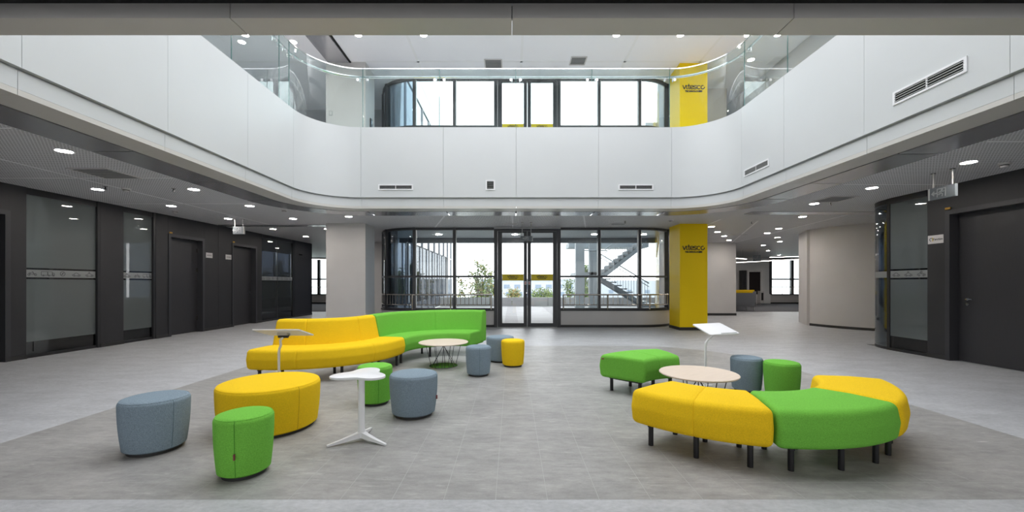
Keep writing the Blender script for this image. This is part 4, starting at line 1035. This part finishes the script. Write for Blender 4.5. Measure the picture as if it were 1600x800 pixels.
# small wall devices
t = tag(empty('security_camera', (WLX, 15.55, 2.35)), 'small black camera on the charcoal wall end', 'camera')
MB().lathe([(.045,0),(.045,.02),(0,.02)],16).build('base','black_metal',t).matrix_local = frame_matrix((0,0,0),(0,1,0),(0,0,1),(1,0,0))
MB().tube([(.02,0,0),(.09,-.03,-.01),(.12,-.04,-.01)],[.025,.03,.026],12).build('lens_body','black_metal',t)
t = tag(empty('wall_switch', (-4.82,10.9,5.78)), 'grey switch plate on the upper white column', 'switch')
MB().box(-.045,.045,-.01,0,-.06,.06).build('plate','grey_plastic',t,smooth=False); MB().box(-.028,.028,-.016,-.01,-.04,.04).build('rocker','plate_white',t,smooth=False)
t = tag(empty('access_reader', (-3.90,11.3,5.66)), 'black access reader on the side of the upper white column', 'card reader')
MB().box(0,.03,-.06,.06,-.13,.13).build('housing','black_metal',t,smooth=False); MB().box(.03,.034,-.04,.04,-.02,.08).build('keypad','screen_dark',t,smooth=False)

# ================================================================== FURNITURE
def prof_inset(prof, d):
    """shrink a closed 2d profile by d towards its inside (approximate: along vertex normals)"""
    n = len(prof); out = []
    area = sum(prof[i][0]*prof[(i+1)%n][1]-prof[(i+1)%n][0]*prof[i][1] for i in range(n)); sg = 1 if area > 0 else -1
    for i in range(n):
        a, b = Vector(prof[i-1]), Vector(prof[(i+1)%n]); t = (b-a)
        if t.length < 1e-9: out.append(prof[i]); continue
        t.normalize(); out.append((prof[i][0]-t.y*sg*d, prof[i][1]+t.x*sg*d))
    return out
def arc_body(prof, rmid, a0, a1, er=.045, seams=(), step=3.0):
    """upholstered body: (r,z) profile swept about the origin from a0 to a1 degrees with soft ends and stitched grooves"""
    sgn = 1 if a1 > a0 else -1; k = 180/PI/rmid; st = []
    for i in range(7):
        ph = i/6*PI/2; st.append((a0+sgn*er*(1-math.cos(ph))*k if False else a0+sgn*er*(1-math.cos(ph))*k, er*(1-math.sin(ph))))
    body = [a0+sgn*er*k]; n = max(4, int(abs(a1-a0)/step))
    mids = [(a0+(a1-a0)*i/n, 0) for i in range(1, n)]
    mids = [m_ for m_ in mids if abs(m_[0]-a0) > er*k*1.2 and abs(m_[0]-a1) > er*k*1.2 and all(abs(m_[0]-s_) > 1.0 for s_ in seams)]
    for s_ in seams: mids += [(s_-.35*sgn, 0), (s_-.12*sgn, .0025), (s_, .005), (s_+.12*sgn, .0025), (s_+.35*sgn, 0)]
    mids.sort(key=lambda m_: m_[0]*sgn)
    en = [(a1-sgn*er*(1-math.cos(ph))*k, er*(1-math.sin(ph))) for ph in [PI/2*i/6 for i in range(6,-1,-1)]]
    rings = st+mids+en; np_ = len(prof); vs = []
    for a, d in rings:
        pr = prof_inset(prof, d) if d > 0 else prof; ca, sa = math.cos(math.radians(a)), math.sin(math.radians(a))
        vs += [(r*ca, r*sa, z) for r, z in pr]
    fs = []; nr = len(rings)
    for i in range(nr-1):
        for q in range(np_): fs.append((i*np_+q, i*np_+(q+1)%np_, (i+1)*np_+(q+1)%np_, (i+1)*np_+q))
    for i, a in ((0, a0), (nr-1, a1)):
        ring_ = vs[i*np_:(i+1)*np_]; cz = [sum(v[k_] for v in ring_)/np_ for k_ in range(3)]; vs.append(tuple(cz)); ci = len(vs)-1
        for q in range(np_): fs.append((ci, i*np_+q, i*np_+(q+1)%np_) if i == 0 else (ci, i*np_+(q+1)%np_, i*np_+q))
    if sgn > 0: fs = [f[::-1] for f in fs]
    mb = MB().add(vs, fs)
    me = mb.mesh('body', True, 50)
    bm = bmesh.new(); bm.from_mesh(me); bmesh.ops.recalc_face_normals(bm, faces=bm.faces); bm.to_mesh(me); bm.free()
    return me
def seat_prof(r0, r1, z0, z1, bul=.018):
    zm = (z0+z1)/2
    return round_poly([(r0,z0+.0),(r0-bul,zm),(r0+.005,z1),((r0+r1)/2,z1+.008),(r1-.005,z1),(r1+bul,zm),(r1,z0)], [.05,.10,.055,.3,.055,.10,.05], 6)
def legs(t, pts, z1, r=.019):
    me = MB().lathe([(0,0),(r,0),(r,z1),(0,z1)], 14).mesh('leg')
    for x, y in pts: link('leg', me, 'black_metal', t, (x,y,0))
def pol(r, a): return (r*math.cos(math.radians(a)), r*math.sin(math.radians(a)))
def bench(name, label, cx, cy, r0, r1, a0, a1, m, group, zb=.165, zt=.425, seams=(), back=None, cat='bench', mid=True, seam_back=(), tagpos=None):
    t = tag(empty(name, (cx,cy,0)), label, cat, group)
    me = arc_body(seat_prof(r0, r1, zb, zt), (r0+r1)/2, a0, a1, .036, seams); sb = link('seat', me, m, t)
    if back: link('backrest', arc_body(back, sum(p[0] for p in back)/len(back), a0, a1+(.7 if a1 > a0 else -.7), .026, seam_back), m, t)
    sg = 1 if a1 > a0 else -1; ins = 5.5*sg
    angs = [a0+ins, a1-ins] + ([(a0+a1)/2] if mid else [])
    lp = [pol(r, a) for a in angs for r in (r0+.09, r1-.09)]
    legs(t, lp, zb+.02)
    for a in (a0+ins, a1-ins):
        p, q = pol(r0+.07, a), pol(r1-.07, a); MB().bar((*p, zb-.012), (*q, zb-.012), .03, .024).build('frame_bar', 'black_metal', t, smooth=False)
    if tagpos:
        o = MB().box(-.012,.012,-.003,.003,-.008,.008).build('fabric_tag','tag_red',sb,smooth=False); o.location = tagpos
    return t
RC_ = (2.0, 3.93)
G = 'curved bench modules set in a ring'
bench('curved_bench', 'yellow curved bench module at the near left of the ring, joined to the green one', *RC_, .75, 1.29, 214, 257.2, 'fabric_yellow', G, seams=(235.5,))
bench('curved_bench', 'green curved bench module between two yellow ones in the ring', *RC_, .75, 1.29, 258.0, 302.0, 'fabric_green', G)
bench('curved_bench', 'yellow curved bench module at the right end of the ring', *RC_, .75, 1.29, 302.8, 344, 'fabric_yellow', G)
bench('curved_bench', 'green curved bench module standing apart behind the wooden table', *RC_, .75, 1.29, 96, 139.5, 'fabric_green', G, seams=(118,), tagpos=(1.25*math.cos(math.radians(139.6))-.004, 1.25*math.sin(math.radians(139.6))-.03, .385))
yb = round_poly([(.66,.20),(.66,.74),(.69,.765),(.80,.765),(.835,.735),(.90,.42),(.90,.20)], [.035,.06,.03,.03,.05,.08,.035], 5)
bench('curved_sofa', 'yellow curved sofa with backrest, bulging toward the camera', -2.95, 6.35, .72, 1.29, 0, -107, 'fabric_yellow', 'serpentine sofa modules', zb=.17, zt=.425, seams=(-78,-35), back=yb, cat='sofa', seam_back=(-78,-30))
gb = round_poly([(1.07,.20),(1.07,.42),(1.135,.735),(1.165,.765),(1.27,.765),(1.30,.74),(1.30,.20)], [.035,.08,.05,.03,.03,.06,.035], 5)
bench('curved_sofa', 'green curved sofa with backrest, hollow side toward the round table', -.97, 6.35, .69, 1.24, 179.2, 68, 'fabric_green', 'serpentine sofa modules', zb=.17, zt=.415, back=gb, cat='sofa', seam_back=(112,))

def stool(label, x, y, r, h, m, seam_a=None, tag_on=False, name='round_stool', cat='stool'):
    t = tag(empty(name, (x,y,0)), label, cat, 'round upholstered stools')
    rb = r*.885 if r < .3 else r*.94
    pr = [(0,.022),(rb-.02,.022),(rb,.035)]
    for k in range(1, 9):
        f = k/8; pr.append((rb+(r-rb)*(1-(1-f)**2), .035+(h-.075)*f))
    e = .04
    for k in range(1, 7):
        ph = PI/2*k/6; pr.append((r-e+e*math.cos(ph), h-.04+.034*math.sin(ph)))
    pr += [(r*.6,h-.001),(r*.25,h),(0,h)]
    bd = MB().lathe(pr, 56).build('body', m, t)
    MB().lathe([(0,0),(rb-.025,0),(rb-.025,.024),(0,.024)], 40).build('plinth', 'plinth_black', t)
    sm = 'seam_'+m.split('_')[1]
    if seam_a is not None:
        ca, sa = math.cos(math.radians(seam_a)), math.sin(math.radians(seam_a))
        MB().tube([((q+.0002)*ca,(q+.0002)*sa,z) for q, z in pr[2:14]], .0022, 6).build('seam', sm, bd)
        if tag_on:
            o = MB().box(0,.014,-.004,.004,-.018,.018).build('fabric_tag','tag_red',bd,smooth=False); o.matrix_local = frame_matrix((r*.965*ca, r*.965*sa, .17),(ca,sa,0),(-sa,ca,0),(0,0,1))
    MB().tube([((r-e*.30)*math.cos(a*PI/28),(r-e*.30)*math.sin(a*PI/28),h-.0155) for a in range(56)], .0025, 5, closed=True).build('piping', m, bd)
    return t
stool('blue-grey round stool at the far left of the group', -2.70, 3.10, .214, .405, 'fabric_blue', -20)
stool('green round stool nearest the camera on the left, with red tag', -1.77, 2.71, .172, .405, 'fabric_green', -75, True)
stool('large yellow round ottoman on the left', -2.12, 3.59, .400, .405, 'fabric_yellow', -28, name='round_ottoman', cat='ottoman')
stool('green round stool partly hidden by the white side table', -1.435, 4.29, .176, .405, 'fabric_green', -60)
stool('blue-grey round stool right of the white side table, wide', -.94, 3.92, .225, .405, 'fabric_blue', -5, True)
stool('small blue-grey round stool in front of the green sofa end', -.459, 5.60, .174, .405, 'fabric_blue', -80)
stool('blue-grey round stool farthest back, behind the small yellow stool', -.19, 6.62, .224, .405, 'fabric_blue', -60)
stool('small yellow round stool in the middle of the room', .014, 6.22, .178, .405, 'fabric_yellow', -30)
stool('blue-grey round stool on the right behind the wooden table', 2.73, 4.77, .169, .405, 'fabric_blue', -60)
stool('green round stool on the right behind the green bench', 2.95, 4.48, .175, .405, 'fabric_green', -40)

def wire_table(label, x, y, r, h, rz=0):
    t = tag(empty('wire_coffee_table', (x,y,0), rz), label, 'table', 'round wire coffee tables')
    MB().lathe([(0,h-.016),(r-.008,h-.016),(r,h-.010),(r,h-.004),(r-.004,h),(0,h)], 64).build('table_top', 'ash_wood', t)
    MB().lathe([(0,0),(.212,0),(.214,.004),(.212,.008),(0,.008)], 56).build('base_disc', 'mirror_black', t)
    n = 6; hub = (0,0,h-.055)
    for k in range(n):
        a = 2*PI*k/n+.25; a2 = a+.32
        top = (r*.72*math.cos(a), r*.72*math.sin(a), h-.02); bot = (.185*math.cos(a), .185*math.sin(a), .01); bot2 = (.185*math.cos(a2), .185*math.sin(a2), .01)
        MB().tube([bot, top], .0042, 6).build('wire_leg', 'black_metal', t)
        MB().tube([top, (top[0]*.55, top[1]*.55, h-.024), (hub[0]+.01*math.cos(a), hub[1]+.01*math.sin(a), hub[2])], .0042, 6).build('wire_arm', 'black_metal', t)
        MB().tube([(hub[0]+.008*math.cos(a+.5), hub[1]+.008*math.sin(a+.5), hub[2]-.01), bot2], .0042, 6).build('wire_leg', 'black_metal', t)
    MB().lathe([(0,hub[2]-.022),(.012,hub[2]-.022),(.014,hub[2]),(.012,hub[2]+.006),(0,hub[2]+.006)], 14).build('hub', 'black_metal', t)
    return t
wire_table('round pale wood table on black wires in front of the green sofa', -1.04, 6.22, .372, .366)
wire_table('round pale wood table on black wires inside the bench ring', 1.842, 4.05, .366, .370, .5)

# white three-lobed side table
t = tag(empty('clover_side_table', (-1.20,3.265,0)), 'white side table with three-lobed top and three-legged foot', 'side table')
N = 72; th0 = math.radians(88)
def lobe(th, s): return s*(.185+.052*math.cos(3*(th-th0)))
mbt = MB(); ringsz = [(.93,.512),(.99,.516),(1.0,.524),(.99,.532),(.95,.535)]
vs = []; fs = []
for s, z in ringsz: vs += [(lobe(2*PI*k/N,s)*math.cos(2*PI*k/N), lobe(2*PI*k/N,s)*math.sin(2*PI*k/N), z) for k in range(N)]
for i in range(len(ringsz)-1):
    for k in range(N): fs.append((i*N+k, i*N+(k+1)%N, (i+1)*N+(k+1)%N, (i+1)*N+k))
vs += [(0,0,.512),(0,0,.535)]; b0 = len(vs)-2
for k in range(N): fs += [(b0,(k+1)%N,k), (b0+1,(len(ringsz)-1)*N+k,(len(ringsz)-1)*N+(k+1)%N)]
mbt.add(vs, fs).build('table_top', 'white_powder', t)
MB().lathe([(0,.035),(.034,.035),(.030,.06),(.026,.10),(.025,.49),(.040,.507),(.07,.513),(0,.513)], 24).build('pole', 'white_powder', t)
for a in (213, 334, 92):
    ca, sa = math.cos(math.radians(a)), math.sin(math.radians(a)); mbl = MB(); secs = []
    for f, zz, wd, hh in ((0.0,.052,.050,.05),(.25,.040,.036,.036),(.6,.024,.026,.024),(1.0,.009,.016,.014)):
        q = f*.255; secs += [(ca*q-sa*wd/2*i, sa*q+ca*wd/2*i, zz+hh/2*j) for i, j in ((-1,-1),(1,-1),(1,1),(-1,1))]
    fs = [(0,3,2,1),(12,13,14,15)]
    for i in range(3):
        for k in range(4): fs.append((i*4+k, i*4+(k+1)%4, i*4+4+(k+1)%4, i*4+4+k))
    for v in range(len(secs)): secs[v] = (secs[v][0], secs[v][1], max(.001, secs[v][2]))
    mbl.add(secs, fs).build('foot', 'white_powder', t, smooth=False)

# tilted laptop stands
def laptop_stand(label, base, pole_xy, bend, br, corners):
    """corners: four tray points in order; tray is a slab with a small ledge"""
    t = tag(empty('laptop_stand', (base[0],base[1],0)), label, 'laptop stand', 'white tilting laptop stands')
    O = Vector((base[0],base[1],0)); C_ = [Vector(c_)-O for c_ in corners]
    ctr = sum(C_, Vector())/4; x_ = ((C_[1]-C_[0])+(C_[2]-C_[3])).normalized(); y0 = ((C_[3]-C_[0])+(C_[2]-C_[1])); y_ = (y0-x_*y0.dot(x_)).normalized(); z_ = x_.cross(y_)
    if z_.z < 0: y_, z_ = -y_, -z_
    W_ = ((C_[1]-C_[0]).length+(C_[2]-C_[3]).length)/2; D_ = abs((y0/2).dot(y_))
    pl = round_poly([(-W_/2,-D_/2),(W_/2,-D_/2),(W_/2,D_/2),(-W_/2,D_/2)], .02, 4)
    M = frame_matrix(ctr, x_, y_, z_)
    tr = MB().prism(pl, -.006, .006).build('tray', 'white_powder', t); tr.matrix_local = M
    return t, M, W_, D_, ctr, z_
t, M, W_, D_, ctr, z_ = laptop_stand('white laptop stand behind the large yellow ottoman', (-2.447,4.30), None, None, None,
    [(-2.59,4.12,.786),(-2.115,4.12,.786),(-2.18,4.45,.690),(-2.655,4.45,.690)])
p_end = ctr - z_*.05
MB().tube([(0,0,.0),(0,0,.52),(.004,0,.56),(.02,0,.60),(p_end.x-.03,p_end.y,p_end.z-.03),(p_end.x,p_end.y,p_end.z)], .0125, 12).build('pole', 'white_powder', t)
MB().box(-.05,.05,-.035,.035,-.035,-.006).build('tilt_bracket','grey_plastic',t,smooth=False).matrix_local = M
MB().tube([tuple(ctr-z_*.04+Vector((-.05,0,0))), tuple(ctr-z_*.04+Vector((.05,0,0)))], .017, 12).build('pivot', 'black_metal', t)
MB().box(-.02,.02,-.22,.16,0,.010).add([], []).build('base_bar','white_powder',t,smooth=False); MB().box(-.18,.18,-.24,-.20,0,.010).build('base_foot','white_powder',t,smooth=False)
t, M, W_, D_, ctr, z_ = laptop_stand('white laptop stand rising behind the wooden table in the bench ring', (2.29,4.85), None, None, None,
    [(2.316,4.75,.650),(2.675,4.78,.668),(2.604,5.17,.748),(2.245,5.14,.735)])
p_end = ctr - z_*.045
MB().tube([(0,0,0),(0,0,.52),(.006,0,.553),(.03,.0,.585),(.07,.02,.605),(p_end.x-.03,p_end.y-.04,p_end.z-.014),(p_end.x,p_end.y,p_end.z)], .0125, 12).build('pole', 'white_powder', t)
MB().box(-.05,.05,-.035,.035,-.035,-.006).build('tilt_bracket','grey_plastic',t,smooth=False).matrix_local = M
MB().box(-W_*.10,W_*.42,-D_/2+.012,-D_/2+.022,.006,.012).build('pen_ledge','grey_plastic',t,smooth=False).matrix_local = M
MB().box(-.02,.02,-.20,.16,0,.010).build('base_bar','white_powder',t,smooth=False); MB().box(-.16,.16,.14,.18,0,.010).build('base_foot','white_powder',t,smooth=False)

# ---- far lounge furniture
def booth(label, x, y, wd, flip):
    t = tag(empty('booth_sofa', (x,y,0)), label, 'sofa', 'grey booth sofas in the far lounge')
    MB().box(0,wd,0,.06,.20,.82).build('back_panel','sofa_grey',t,smooth=False)
    MB().box(wd-.06,wd,.06,.66,.20,.82).build('side_panel','sofa_grey',t,smooth=False); MB().box(0,.06,.06,.66,.20,.82).build('side_panel','sofa_grey',t,smooth=False)
    MB().box(.065,wd-.065,.065,.18,.42,.90).build('back_cushion','fabric_yellow',t,smooth=False)
    MB().box(.065,wd-.065,.18,.65,.24,.44).build('seat_cushion','sofa_grey',t,smooth=False)
    for a, b in ((.03,.03),(wd-.03,.03),(.03,.62),(wd-.03,.62)): MB().box(a-.025,a+.025,b-.02,b+.02,0,.22).build('leg','steel',t,smooth=False)
booth('grey booth sofa with yellow back, nearest in the far lounge', 9.75, 18.7, 1.35, 0)
booth('grey booth sofa with yellow back, second in the far lounge', 10.7, 20.6, 1.4, 0)
booth('grey booth sofa with yellow back, farthest in the lounge', 11.9, 22.3, 1.4, 0)
t = tag(empty('display_cabinet', (14.6,24.7,0)), 'tall white framed cabinet with dark glass at the lounge end wall', 'cabinet')
MB().box(-.4,.45,0,.5,0,2.05).build('body','white_wall',t,smooth=False); MB().box(-.30,.36,-.03,0,.6,1.95).build('dark_pane','screen_dark',t,smooth=False); MB().box(-.62,-.42,.1,.5,0,2.05).build('side_panel','black_frame',t,smooth=False)
MB().box(.2,.42,-.3,.0,.1,.8).build('bin','plate_white',t,smooth=False); MB().box(.25,.37,-.31,-.3,.25,.7).build('bin_slot','black_gap',t,smooth=False)
def pendant(label, a, b):
    t = tag(empty('linear_pendant', ((a[0]+b[0])/2,(a[1]+b[1])/2,0)), label, 'pendant lamp', 'linear pendants in the far lounge')
    O = Vector(t.location); A = Vector(a)-O; B = Vector(b)-O
    MB().bar(A,B,.10,.05).build('housing','white_powder',t,smooth=False); MB().bar(A+Vector((0,0,-.029)),B+Vector((0,0,-.029)),.085,.006).build('diffuser','linear_glow',t,smooth=False)
    for f in (.15,.85):
        p = A.lerp(B,f); MB().tube([(p.x,p.y,p.z+.025),(p.x,p.y,ZC)],.005,5).build('wire','steel',t)
pendant('linear pendant lamp on the left of the lounge ceiling', (9.6,18.6,2.45),(11.2,19.6,2.45))
pendant('long linear pendant lamp low across the lounge', (10.9,21,2.32),(14.6,20.5,2.50))
pendant('linear pendant lamp over the lounge toward the window', (12.6,20.0,2.55),(14.0,19.5,2.58))
pendant('linear pendant lamp at the right edge of the lounge', (13.9,19.2,2.60),(15.4,19.0,2.62))
pendant('linear pendant lamp beyond the white column on the far left', (-10.6,20.5,2.5),(-8.4,21.2,2.5))
